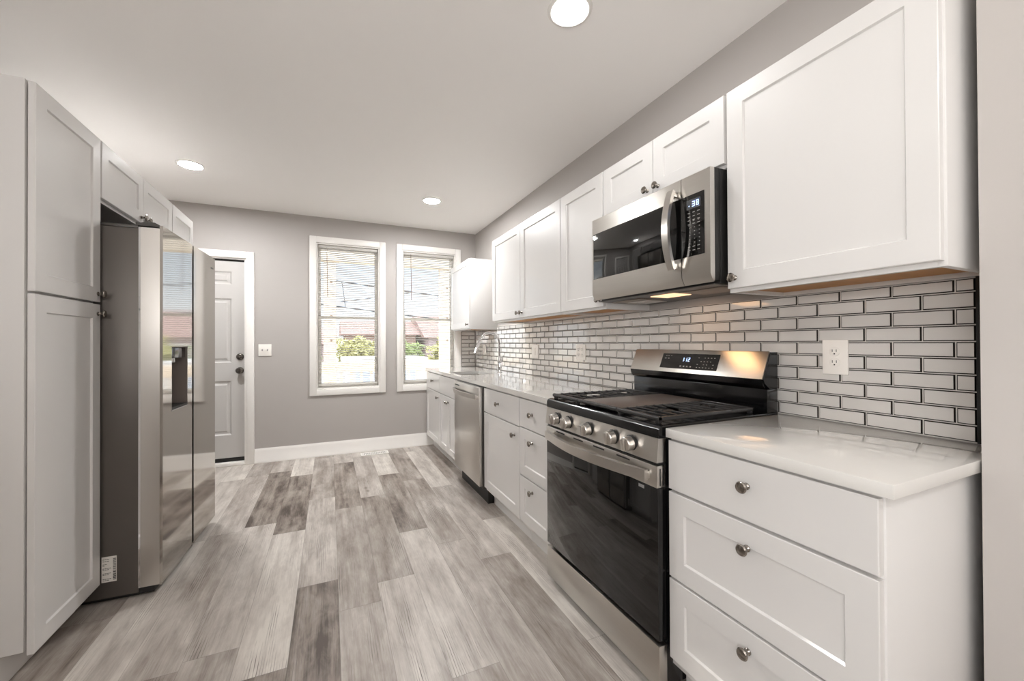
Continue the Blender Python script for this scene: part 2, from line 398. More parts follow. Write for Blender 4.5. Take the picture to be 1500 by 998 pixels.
# ------------------------------------------------------------------ setting
def build_shell():
    T = 0.15
    struct(MB().box(XL - T, W + T + .3, YF - T, YB + T, -0.12, 0.0, 'floor'), 'floor', 'grey wood-look vinyl plank floor running towards the back wall', 'floor')
    struct(MB().box(XL - T, W + T + .3, YF - T, YB + T, H, H + 0.15, 'ceiling'), 'ceiling', 'flat off-white ceiling with round recessed lights', 'ceiling')
    struct(MB().box(W, W + T, 0.419, YB + T, 0, H, 'wall'), 'wall_right', 'grey painted wall behind the wall cabinets and tiles', 'wall')
    mb = MB(); c = YF
    for a, b_ in ADDED_WIN:
        mb.box(XL - T, XL, c, a, 0, H, 'wall'); mb.box(XL - T, XL, a, b_, 0, .8, 'wall'); mb.box(XL - T, XL, a, b_, 2.3, H, 'wall'); c = b_
    mb.box(XL - T, XL, c, YB + T, 0, H, 'wall')
    struct(mb, 'wall_left', 'grey painted wall behind the fridge and tall cabinets', 'wall')
    struct(MB().box(1.430, W + T + .3, YF, 0.418, 0, H, 'wall_lit'), 'wall_return', 'plain painted wall end beside the three-drawer cabinet', 'wall')
    # back wall with door and window openings
    mb = MB(); y0, y1 = YB, YB + T
    xs = [(XL, DX0, None), (DX0, DX1, ('d',)), (DX1, WX[0][0], None), (WX[0][0], WX[0][1], ('w',)), (WX[0][1], WX[1][0], None), (WX[1][0], WX[1][1], ('w',)), (WX[1][1], W, None)]
    for a, b_, k in xs:
        if k is None: mb.box(a, b_, y0, y1, 0, H, 'wall')
        elif k[0] == 'd': mb.box(a, b_, y0, y1, DZ, H, 'wall')
        else:
            mb.box(a, b_, y0, y1, 0, WZ0, 'wall'); mb.box(a, b_, y0, y1, WZ1, H, 'wall')
    struct(mb, 'wall_back', 'grey painted back wall with a door and two windows', 'wall')
    struct(MB().box(XL, 1.43, YF - T, YF, 0, H, 'wall'), 'wall_front', 'plain grey painted wall behind the viewer', 'wall')
    # baseboard on back wall
    def base(a, b_):
        mb.prism([(YB - 0.001, 0.0), (YB - 0.020, 0.0), (YB - 0.020, 0.018), (YB - 0.014, 0.028), (YB - 0.014, 0.118), (YB - 0.009, 0.134), (YB - 0.006, 0.145), (YB - 0.001, 0.145)], 'x', a, b_, 'trim')
    mb = MB(); base(DX1 + 0.0685, 1.135)
    struct(mb, 'baseboard_back', 'tall white baseboard along the back wall', 'baseboard')

DX0, DX1, DZ = -1.522, -0.762, 2.062
WX = [(-0.131, 0.514), (0.766, 1.405)]; WZ0, WZ1 = 0.716, 2.290
build_shell()

def build_door():
    d = sempty('door_1', 'closed white six-panel door with two dark round locks', 'door', (-1.14, YB, 0))
    cw, ct = 0.068, 0.020
    mb = MB()
    mb.box(DX1, DX1 + cw, YB - ct, YB - .001, 0, DZ + cw, 'trim', .003)
    mb.box(DX0 - cw, DX0, YB - ct, YB - .001, 0, DZ + cw, 'trim', .003)
    mb.box(DX0, DX1, YB - ct, YB - .001, DZ, DZ + cw, 'trim', .003)
    mb.box(DX1 - .018, DX1 - .0005, YB - .001, YB + .15, 0, DZ, 'trim'); mb.box(DX0 + .0005, DX0 + .018, YB - .001, YB + .15, 0, DZ, 'trim'); mb.box(DX0 + .018, DX1 - .018, YB - .001, YB + .15, DZ - .012, DZ - .0005, 'trim')
    mb.build('casing', d)
    # six-panel leaf
    x0, x1, z0, z1 = DX0 + .021, DX1 - .021, 0.075, DZ - .031
    yf = YB + 0.03
    mb = MB(); w = x1 - x0
    cols = [(x0 + .11, x0 + w / 2 - .055), (x0 + w / 2 + .055, x1 - .11)]
    rows = [(0.28, 0.86), (1.09, 1.68), (1.80, 1.93)]
    rows = [(0.30, 0.84), (1.02, 1.66), (1.80, 1.93)]
    xc = [x0] + [v for c in cols for v in c] + [x1]; zc = [z0] + [v for r in rows for v in r] + [z1]
    for i in range(len(xc) - 1):
        for j in range(len(zc) - 1):
            a, b_, c, e = xc[i], xc[i + 1], zc[j], zc[j + 1]
            if i % 2 == 1 and j % 2 == 1:
                s1, s2, s3 = .014, .030, .044
                R0 = [(a, yf, c), (b_, yf, c), (b_, yf, e), (a, yf, e)]
                def inset(q, dy): return [(a + q, yf + dy, c + q), (b_ - q, yf + dy, c + q), (b_ - q, yf + dy, e - q), (a + q, yf + dy, e - q)]
                rings = [R0, inset(s1, .010), inset(s2, .010), inset(s3, .003)]
                v = [p for r in rings for p in r]; f = []
                for k in range(3):
                    for q in range(4): f.append((k * 4 + q, k * 4 + (q + 1) % 4, k * 4 + 4 + (q + 1) % 4, k * 4 + 4 + q))
                f.append((12, 13, 14, 15)); mb.faces(v, f, 'door')
            else:
                mb.faces([(a, yf, c), (b_, yf, c), (b_, yf, e), (a, yf, e)], [(0, 1, 2, 3)], 'door')
    mb.box(x0, x1, yf + .012, yf + .044, z0, z1, 'door')
    for a, b_, c, e in ((x0, x0 + .001, z0, z1), (x1 - .001, x1, z0, z1)): mb.box(a, b_, yf, yf + .02, c, e, 'door')
    mb.box(x0, x1, yf, yf + .02, z0, z0 + .001, 'door')
    leaf = mb.build('door_leaf', d, angle=20)
    mb = MB(); mb.box(x0, x1, yf + .004, yf + .05, .036, .074, 'blackmatte'); lab(mb.build('door_sweep', d), 'black rubber sweep under the door')
    mb = MB(); mb.box(x0 - .002, x1 + .002, yf + .006, yf + .05, DZ - .0305, DZ - .0125, 'blackmatte'); lab(mb.build('door_top_shade', d), 'dark strip painted as the shaded gap above the door')  # dark strip standing in for shade in the gap above the leaf
    mb = MB(); mb.box(DX0 + .018, DX1 - .018, YB - .018, YB + .15, 0.0005, .034, 'trim', .004); mb.build('threshold', d)
    ry = Matrix.Rotation(R(90), 4, 'X')
    for nm, z, prof in (('deadbolt', 1.078, [(0, 0.0), (.033, 0.0), (.033, .006), (.026, .014), (.014, .018), (0, .019)]),
                        ('door_knob', 0.942, [(0, 0), (.033, 0), (.033, .006), (.016, .012), (.012, .03), (.020, .036), (.029, .048), (.030, .060), (.022, .072), (0, .076)])):
        mb = MB(); mb.lathe(prof, 'darknickel', Matrix.Translation((-0.822, yf - .0005, z)) @ ry, 24)
        if nm == 'deadbolt': mb.box(-.832, -.812, yf - .032, yf - .018, z - .006, z + .006, 'knob', .002)
        lab(mb.build(nm, d), 'dark metal ' + nm.replace('_', ' '))
build_door()

def build_window(i, n, label, xr):
    a, b_ = xr; win = sempty('window_%d' % n, label, 'window', ((a + b_) / 2, YB, WZ0))
    cw, ct = 0.066, 0.018
    mb = MB()
    o0, o1, p0, p1 = a - cw, b_ + cw, WZ0 - cw, WZ1 + cw
    mb.box(o0, a, YB - ct, YB - .001, p0, p1, 'trim', .004); mb.box(b_, o1, YB - ct, YB - .001, p0, p1, 'trim', .004)
    mb.box(a, b_, YB - ct, YB - .001, p0, WZ0, 'trim', .004); mb.box(a, b_, YB - ct, YB - .001, WZ1, p1, 'trim', .004)
    mb.build('casing', win)
    mb = MB(); t = .012
    mb.box(a + .0005, a + t, YB - .001, YB + .15, WZ0, WZ1, 'trim'); mb.box(b_ - t, b_ - .0005, YB - .001, YB + .15, WZ0, WZ1, 'trim')
    mb.box(a + t, b_ - t, YB - .001, YB + .15, WZ0 + .0005, WZ0 + t, 'trim'); mb.box(a + t, b_ - t, YB - .001, YB + .15, WZ1 - t, WZ1 - .0005, 'trim')
    mb.build('jamb', win)
    zm = 1.490; ia, ib = a + t + .001, b_ - t - .001
    def sash(name, y0, y1, z0, z1, st, rb, rt):
        mb = MB()
        mb.box(ia, ia + st, y0, y1, z0, z1, 'trim', .003); mb.box(ib - st, ib, y0, y1, z0, z1, 'trim', .003)
        mb.box(ia + st, ib - st, y0, y1, z0, z0 + rb, 'trim', .003); mb.box(ia + st, ib - st, y0, y1, z1 - rt, z1, 'trim', .003)
        s = mb.build(name, win); ROOTLOC[s.name] = ROOTLOC[win.name]
        mb = MB(); ym = (y0 + y1) / 2; mb.box(ia + st - .004, ib - st + .004, ym - .002, ym + .002, z0 + rb - .004, z1 - rt + .004, 'glass')
        mb.build('pane', s)
        return s
    sash('upper_sash', YB + .102, YB + .128, zm - .012, WZ1 - t - .001, .030, .030, .034)
    lo = sash('lower_sash', YB + .070, YB + .098, WZ0 + t + .001, zm + .020, .034, .042, .032)
    mb = MB(); mb.box((a + b_) / 2 - .03, (a + b_) / 2 + .03, YB + .058, YB + .0695, zm + .004, zm + .018, 'trim', .003); mb.build('sash_lock', lo)
    return win
build_window(0, 1, 'double-hung window with white casing, the one nearer the door', WX[0])
build_window(1, 2, 'double-hung window with white casing, partly behind the corner wall cabinet', WX[1])

def added_windows():  # unseen windows added around the fill lights
    for k, (a, b_) in enumerate(ADDED_WIN):
        mb = MB(); z0, z1 = .8, 2.3
        for q in ((a + .0005, a + .05, z0, z1), (b_ - .05, b_ - .0005, z0, z1), (a + .05, b_ - .05, z0 + .0005, z0 + .05), (a + .05, b_ - .05, z1 - .05, z1 - .0005), (a + .05, b_ - .05, 1.53, 1.57)):
            mb.box(XL - .12, XL - .06, q[0], q[1], q[2], q[3], 'trim')
        mb.box(XL - .092, XL - .088, a + .05, b_ - .05, z0 + .05, z1 - .05, 'glass')
        struct(mb, 'window_%d' % (3 + k), 'added unseen white side window of the room behind the viewer, %s from the tall cabinets' % ('second' if k == 0 else 'first'), 'window')
added_windows()

# ------------------------------------------------------------------ cabinetry helpers
# face plane helper: FX(x, sgn): u runs along +y, v up, n outward (sgn -1 = towards -x, right run; +1 = left run)
def shaker(mb, x, sgn, y0, y1, z0, z1, m='cab', stile=.062, t=.020, rec=.007, flat=False):
    """door / drawer front whose outer face lies at x, thickness goes away from the room"""
    e = .0018; xb = x - sgn * t
    def ring(q, dx): return [(x - sgn * dx, y0 + q, z0 + q), (x - sgn * dx, y1 - q, z0 + q), (x - sgn * dx, y1 - q, z1 - q), (x - sgn * dx, y0 + q, z1 - q)]
    back = [(xb, y0, z0), (xb, y1, z0), (xb, y1, z1), (xb, y0, z1)]
    rings = [back, ring(0, e), ring(e, 0)]
    if not flat: rings += [ring(stile, 0), ring(stile + .004, rec)]
    v = [p for r in rings for p in r]; f = [(0, 1, 2, 3)]
    for k in range(len(rings) - 1):
        for q in range(4): f.append((k * 4 + q, k * 4 + (q + 1) % 4, k * 4 + 4 + (q + 1) % 4, k * 4 + 4 + q))
    n = len(v); f.append((n - 4, n - 3, n - 2, n - 1))
    mb.faces(v, f, m)
    return mb
KNOBP = [(0, 0), (.0095, 0), (.0095, .003), (.006, .006), (.0055, .014), (.009, .018), (.0155, .021), (.0165, .0245), (.014, .028), (.007, .0302), (0, .0307)]
def knob(parent, x, sgn, y, z):
    mb = MB(); rot = Matrix.Rotation(R(90 * sgn), 4, 'Y')
    mb.lathe(KNOBP, 'knob', Matrix.Translation((x + sgn * .0004, y, z)) @ rot, 18)
    return lab(mb.build('knob', parent), 'round brushed nickel knob')
def front(parent, name, x, sgn, y0, y1, z0, z1, knobs=(), flat=False, stile=.062):
    o = shaker(MB(), x, sgn, y0, y1, z0, z1, flat=flat, stile=stile).build(name, parent, angle=15)
    for (y, z) in knobs: knob(o, x, sgn, y, z)
    return o

DXF = 1.0405                    # outer face of base doors
BXF = DXF + .0205               # face of base carcass
def base_cabinet(label, y0, y1, kick='cab', group=None, name='base_cabinet', hollow=False):
    c = thing(name, label, 'cabinet', (1.36, (y0 + y1) / 2, 0), group)
    mb = MB()
    if hollow:
        for q in ((y0, y0 + .016), (y1 - .016, y1)): mb.box(BXF, 1.620, q[0], q[1], .114, .8825, 'cab')
        mb.box(BXF, 1.620, y0 + .016, y1 - .016, .114, .130, 'cab'); mb.box(1.608, 1.620, y0 + .016, y1 - .016, .130, .8825, 'cab')
        mb.box(BXF, BXF + .012, y0 + .016, y1 - .016, .68, .8825, 'cab')
    else: mb.box(BXF, 1.620, y0, y1, .114, .8825, 'cab_side', .001)
    mb.build('carcass', c)
    mb = MB(); mb.box(BXF + .06, 1.60, y0 + .001, y1 - .001, .0005, .1135, kick); mb.build('toe_kick', c)
    return c
ZT, Z1, Z2, Z3, Z4, ZB = .872, .708, .700, .421, .414, .140
def drawers3(c, y0, y1):
    ym = (y0 + y1) / 2 + .02
    front(c, 'drawer_front', DXF, -1, y0, y1, Z1, ZT, [(ym, .79)], flat=True)
    front(c, 'drawer_front', DXF, -1, y0, y1, Z3, Z2, [(ym, .642)])
    front(c, 'drawer_front', DXF, -1, y0, y1, ZB, Z4, [(ym, .36)])

def build_base_run():
    c = base_cabinet('white three-drawer base cabinet at the open end, beside the range', .447, 1.028)
    y0, y1 = .451, 1.022
    ym = .742
    front(c, 'drawer_front', DXF, -1, y0, y1, .712, .874, [(ym, .808)], flat=True)
    front(c, 'drawer_front', DXF, -1, y0, y1, .420, .703, [(ym, .638)])
    front(c, 'drawer_front', DXF, -1, y0, y1, .146, .412, [(ym, .357)])
    c = base_cabinet('narrow white three-drawer base cabinet between the range and the door cabinet', 1.806, 2.196)
    y0, y1 = 1.810, 2.193; ym = 2.025
    front(c, 'drawer_front', DXF, -1, y0, y1, .706, .872, [(ym, .795)], flat=True)
    front(c, 'drawer_front', DXF, -1, y0, y1, .418, .699, [(ym, .635)])
    front(c, 'drawer_front', DXF, -1, y0, y1, .145, .411, [(ym, .355)])
    c = base_cabinet('white base cabinet with one drawer over one door, beside the dishwasher', 2.198, 2.812)
    front(c, 'drawer_front', DXF, -1, 2.201, 2.806, .699, .872, [(2.525, .79)], flat=True)
    front(c, 'door', DXF, -1, 2.201, 2.806, .140, .692, [(2.265, .635)])
    c = base_cabinet('white sink base cabinet with two doors under a blank panel', 3.490, 4.140, hollow=True)
    front(c, 'blank_panel', DXF, -1, 3.494, 4.137, .690, .872, flat=True)
    front(c, 'door', DXF, -1, 3.494, 3.814, .128, .683, [(3.785, .63)])
    front(c, 'door', DXF, -1, 3.817, 4.137, .128, .683, [(3.846, .63)])
    c = base_cabinet('white base cabinet in the corner under the window', 4.142, 4.757)
    front(c, 'drawer_front', DXF, -1, 4.145, 4.753, .690, .872, [(4.42, .79)], flat=True)
    front(c, 'door', DXF, -1, 4.145, 4.753, .128, .683, [(4.19, .63)])
build_base_run()

def build_worktops():
    mb = MB(); mb.box(CF, 1.653, .422, 1.026, .8835, .914, 'quartz', .002)
    tag(mb.build('countertop'), 'short white quartz countertop on the three-drawer cabinet', 'countertop')
    # long worktop with a sink cut-out
    sx0, sx1, sy0, sy1 = SINK
    mb = MB(); xs = [CF, sx0, sx1, 1.653]; ys = [1.806, sy0, sy1, YB - .0195]
    bm = mb.bm; k = mb.mi('quartz'); V = {}
    for zi, z in enumerate((.8835, .914)):
        for i, x in enumerate(xs):
            for j, y in enumerate(ys): V[i, j, zi] = bm.verts.new((x, y, z))
    def F(*q):
        f = bm.faces.new(q); f.material_index = k
    for zi in (0, 1):
        for i in range(3):
            for j in range(3):
                if (i, j) != (1, 1): F(V[i, j, zi], V[i + 1, j, zi], V[i + 1, j + 1, zi], V[i, j + 1, zi])
    for i in range(3):
        for j in (0, 3): F(V[i, j, 0], V[i + 1, j, 0], V[i + 1, j, 1], V[i, j, 1])
        for i2 in (0, 3): F(V[i2, i, 0], V[i2, i + 1, 0], V[i2, i + 1, 1], V[i2, i, 1])
    for a, b_ in (((1, 1), (2, 1)), ((2, 1), (2, 2)), ((2, 2), (1, 2)), ((1, 2), (1, 1))):
        F(V[a[0], a[1], 0], V[b_[0], b_[1], 0], V[b_[0], b_[1], 1], V[a[0], a[1], 1])
    tag(mb.build('countertop'), 'long white quartz countertop with the sink and faucet', 'countertop')
    # undermount sink hung below the stone
    mb = MB(); z0 = .705; g = .006; d = .014
    a, b_, c, e = sx0 - g, sx1 + g, sy0 - g, sy1 + g
    v = [(a - d, c - d, .883), (b_ + d, c - d, .883), (b_ + d, e + d, .883), (a - d, e + d, .883), (a, c, .883), (b_, c, .883), (b_, e, .883), (a, e, .883),
         (a + .01, c + .01, z0), (b_ - .01, c + .01, z0), (b_ - .01, e - .01, z0), (a + .01, e - .01, z0)]
    f = []
    for k in range(2):
        for q in range(4): f.append((k * 4 + q, k * 4 + (q + 1) % 4, k * 4 + 4 + (q + 1) % 4, k * 4 + 4 + q))
    f.append((8, 9, 10, 11)); mb.faces(v, f, 'steel_h')
    s = thing('sink', 'undermount stainless sink in the long countertop', 'sink', ((a + b_) / 2, (c + e) / 2, z0))
    ob = mb.build('basin', s)
    mb = MB(); mb.lathe([(0, .0005), (.04, .0005), (.045, .004), (.03, .003), (0, .002)], 'chrome', Matrix.Translation(((a + b_) / 2, (c + e) / 2, z0 + .001)), 20); mb.build('drain', s)
SINK = (1.085, 1.42, 3.510, 3.98)
build_worktops()

def build_faucet():
    x, y, z = 1.535, 3.690, .9145
    f = thing('faucet', 'chrome gooseneck faucet standing behind the sink', 'faucet', (x, y, z))
    T = Matrix.Translation((x, y, z))
    mb = MB(); mb.lathe([(0, 0), (.026, 0), (.027, .004), (.022, .010), (.0205, .012), (.0205, .105), (.0165, .125), (.0125, .16), (0, .16)], 'chrome', T, 24); mb.build('base', f)
    pts = [(x, y, z + .15), (x, y, z + .27)]
    rad, cz = .104, z + .287
    for k in range(0, 11):
        a = R(0 + k * 16.5); pts.append((x - rad + rad * math.cos(a), y, cz + rad * math.sin(a)))
    mb = MB(); mb.tube(pts, .0125, 'chrome', 14)
    mb.build('neck', f)
    p = Vector(pts[-1]); d = (Vector(pts[-1]) - Vector(pts[-2])).normalized()
    mb = MB(); q = [p - d * .004, p + d * .012, p + d * .10, p + d * .132]; mb.tube(q, [.0135, .0150, .0165, .0175], 'chrome', 16)
    mb.build('spray_head', f)
    mb = MB(); mb.tube([(x, y - .015, z + .085), (x, y - .055, z + .085)], .0155, 'chrome', 16); mb.tube([(x, y - .047, z + .085), (x + .02, y - .052, z + .165)], [.006, .0045], 'chrome', 10)
    mb.build('lever', f)
build_faucet()

# ------------------------------------------------------------------ wall cabinets
UXF = 1.340; UZ0, UZ1 = 1.386, 2.128
def wall_cabinet(label, y0, y1, z0=UZ0, z1=UZ1, x=UXF, sgn=-1, xback=1.6635, name='wall_cabinet', wood=True):
    c = thing(name, label, 'cabinet', ((x + xback) / 2, (y0 + y1) / 2, z0))
    xf = x - sgn * .0205
    mb = MB(); t = .018; lo, hi = (xf, xback) if sgn < 0 else (xback, xf)
    mb.box(lo, hi, y0, y0 + t, z0, z1, 'cab_side', .001); mb.box(lo, hi, y1 - t, y1, z0, z1, 'cab_side', .001)
    mb.box(lo, hi, y0 + t, y1 - t, z1 - t, z1, 'cab'); 
    fa, fb = (xf, xf + .019) if sgn < 0 else (xf - .019, xf)
    mb.box(fa, fb, y0 + t, y1 - t, z0, z0 + .035, 'cab'); mb.box(fa, fb, y0 + t, y1 - t, z1 - .035, z1 - t, 'cab')
    ba, bb = (xback - .016, xback) if sgn < 0 else (xback, xback + .016)
    mb.box(ba, bb, y0 + t, y1 - t, z0 + .0, z0 + .03, 'cab')
    mb.box(ba, ba + .006, y0 + t, y1 - t, z0 + .03, z1 - t, 'cab')
    mb.build('carcass', c)
    mb = MB(); ia, ib = (xf + .019, xback - .016) if sgn < 0 else (xback + .016, xf - .019)
    mb.box(ia, ib, y0 + t, y1 - t, z0 + .014, z0 + .026, 'cabin' if wood else 'cab')
    lab(mb.build('bottom_panel', c), 'unpainted wood underside') if wood else mb.build('bottom_panel', c)
    return c
def build_wall_cabinets():
    kz = 1.437
    c = wall_cabinet('wide single-door white wall cabinet beside the microwave', .449, 1.030)
    front(c, 'door', UXF, -1, .455, 1.024, 1.400, UZ1 - .002, [(.995, kz)])
    c = wall_cabinet('short two-door white wall cabinet above the microwave', 1.032, 1.764, z0=1.858)
    front(c, 'door', UXF, -1, 1.036, 1.397, 1.872, UZ1 - .002, [(1.366, 1.905)])
    front(c, 'door', UXF, -1, 1.400, 1.760, 1.872, UZ1 - .002, [(1.431, 1.905)])
    c = wall_cabinet('single-door white wall cabinet just past the microwave', 1.766, 2.204)
    front(c, 'door', UXF, -1, 1.770, 2.201, 1.400, UZ1 - .002, [(1.80, kz)])
    c = wall_cabinet('two-door white wall cabinet above the dishwasher', 2.206, 3.392)
    front(c, 'door', UXF, -1, 2.209, 2.801, 1.400, UZ1 - .002, [(2.772, kz)])
    front(c, 'door', UXF, -1, 2.804, 3.389, 1.400, UZ1 - .002, [(2.833, kz)])
    c = wall_cabinet('small single-door white wall cabinet in the far corner beside the window', 4.053, 4.757, z0=1.352, z1=2.106)
    front(c, 'door', UXF, -1, 4.058, 4.753, 1.366, 2.104, [(4.10, 1.405)])
build_wall_cabinets()

# ------------------------------------------------------------------ tile backsplash
PZ, PY, TZ0 = .0477, .1445, .916
OUTLET_YZ = []
def tile_block(mb, face_fn, u0, u1, v0, v1, bev=.0030, g=.0016, h=.007):
    """face_fn(u, v, n) -> xyz ; n = distance out of the wall"""
    a, b_, c, e = u0 + g, u1 - g, v0 + g, v1 - g
    if b_ - a < .008 or e - c < .008: return
    bb = min(bev, (b_ - a) * .3, (e - c) * .3)
    o = [(a, c), (b_, c), (b_, e), (a, e)]; i = [(a + bb, c + bb), (b_ - bb, c + bb), (b_ - bb, e - bb), (a + bb, e - bb)]
    base = [face_fn(u, v, .002) for u, v in o]; mid = [face_fn(u, v, h - .0035) for u, v in o]; top = [face_fn(u, v, h) for u, v in i]
    v = base + mid + top
    mb.faces(v, [(q, (q + 1) % 4, 4 + (q + 1) % 4, 4 + q) for q in range(4)] + [(4 + q, 4 + (q + 1) % 4, 8 + (q + 1) % 4, 8 + q) for q in range(4)], 'tile_edge')
    mb.faces(top, [(0, 1, 2, 3)], 'tile')
def build_tiles():
    t = thing('tile_backsplash', 'grey glass subway tile backsplash along the right wall', 'backsplash', (W, 2.6, .914))
    y0, y1 = .492, YB - .012; zlo = TZ0
    mb = MB(); mb.box(W - .0025, W - .0004, y0, y1, .9145, 1.3845, 'grout'); mb.box(W - .0025, W - .0004, 3.394, 4.051, 1.3845, 1.394, 'grout'); mb.build('grout', t)
    mb = MB()
    for r in range(10):
        z0, z1 = TZ0 + r * PZ, min(TZ0 + (r + 1) * PZ, 1.3835)
        off = .6065 if r % 2 == 0 else .6065 + PY / 2
        k = -2
        while True:
            a, b_ = off + k * PY, off + (k + 1) * PY; k += 1
            if a > y1: break
            a, b_ = max(a, y0), min(b_, y1)
            if b_ - a < .012: continue
            tile_block(mb, lambda u, v, n: (W - n, u, v), a, b_, z0, z1)
    mb.build('tiles', t, angle=10)
    mb = MB(); mb.box(W - .011, W - .0004, .482, .4915, .9145, 1.425, 'black_trim', .001); lab(mb.build('edge_trim', t), 'black edge strip at the end of the tiles')
    t = thing('tile_backsplash', 'short return of grey glass tiles on the back wall beside the window', 'backsplash', (1.57, YB, .914))
    x0, x1 = 1.474, W - .012
    mb = MB(); mb.box(x0, x1, YB - .0025, YB - .0004, .9145, 1.350, 'grout'); mb.build('grout', t)
    mb = MB()
    for r in range(10):
        z0, z1 = TZ0 + r * PZ, min(TZ0 + (r + 1) * PZ, 1.349)
        if z1 - z0 < .01: continue
        cuts = [x0, x1] if r % 2 == 0 else [x0, (x0 + x1) / 2 + .01, x1]
        for a, b_ in zip(cuts[:-1], cuts[1:]): tile_block(mb, lambda u, v, n: (u, YB - n, v), a, b_, z0, z1)
    mb.build('tiles', t, angle=10)
build_tiles()

def outlet_plate(label, y0, y1, z0, z1, kind, cat='outlet', name='electrical_outlet'):
    ym, zm = (y0 + y1) / 2, (z0 + z1) / 2
    o = thing(name, label, cat, (W - .0075, ym, z0))
    mb = MB(); mb.box(W - .0155, W - .0078, y0, y1, z0, z1, 'plastic', .002); mb.build('cover_plate', o)
    def recept(yc):
        mb = MB()
        for s in (-1, 1):
            zc = zm + s * .0195
            mb.lathe([(0, 0), (.0165, 0), (.0165, .0015), (.0155, .002), (0, .002)], 'plastic', Matrix.Translation((W - .0156, yc, zc)) @ Matrix.Rotation(R(-90), 4, 'Y'), 24)
        mb.build('receptacle', o)
        for s in (-1, 1):
            mb = MB(); zc = zm + s * .0195
            for dy in (-.0063, .0063): mb.box(W - .0182, W - .0177, yc + dy - .0009, yc + dy + .0009, zc - .001, zc + .008, 'slot')
            mb.box(W - .0182, W - .0177, yc - .0022, yc + .0022, zc - .010, zc - .0055, 'slot')
            lab(mb.build('plug_slots', o), 'dark plug slots')
    if kind == 'duplex': recept(ym)
    elif kind == 'double': recept(ym - .023); recept(ym + .023)
    elif kind == 'rocker':
        mb = MB(); mb.box(W - .0185, W - .0157, ym - .016, ym + .016, zm - .033, zm + .033, 'plastic', .001); mb.build('rocker', o)
outlet_plate('single white duplex outlet on the tiles above the short countertop', .797, .877, 1.086, 1.210, 'duplex')
outlet_plate('double-gang white outlet plate on the tiles beside the range', 2.385, 2.503, 1.080, 1.192, 'double')
outlet_plate('white switch plate on the tiles between the faucet and the double-gang outlet', 3.095, 3.215, 1.065, 1.188, 'rocker', 'switch', 'wall_switch')
outlet_plate('small white switch plate on the tiles behind the faucet neck', 4.392, 4.486, 1.066, 1.187, 'rocker', 'switch', 'wall_switch')

def switch_plate():
    x0, x1, z0, z1 = -.660, -.546, 1.083, 1.203
    o = thing('light_switch', 'square white two-gang switch plate on the grey wall beside the door', 'switch', ((x0 + x1) / 2, YB - .001, z0))
    mb = MB(); mb.box(x0, x1, YB - .009, YB - .001, z0, z1, 'plastic', .002); mb.build('cover_plate', o)
    for xc in (-.626, -.580):
        mb = MB(); mb.box(xc - .005, xc + .005, YB - .020, YB - .0091, 1.135, 1.152, 'faintink', .002); mb.build('toggle', o)
switch_plate()

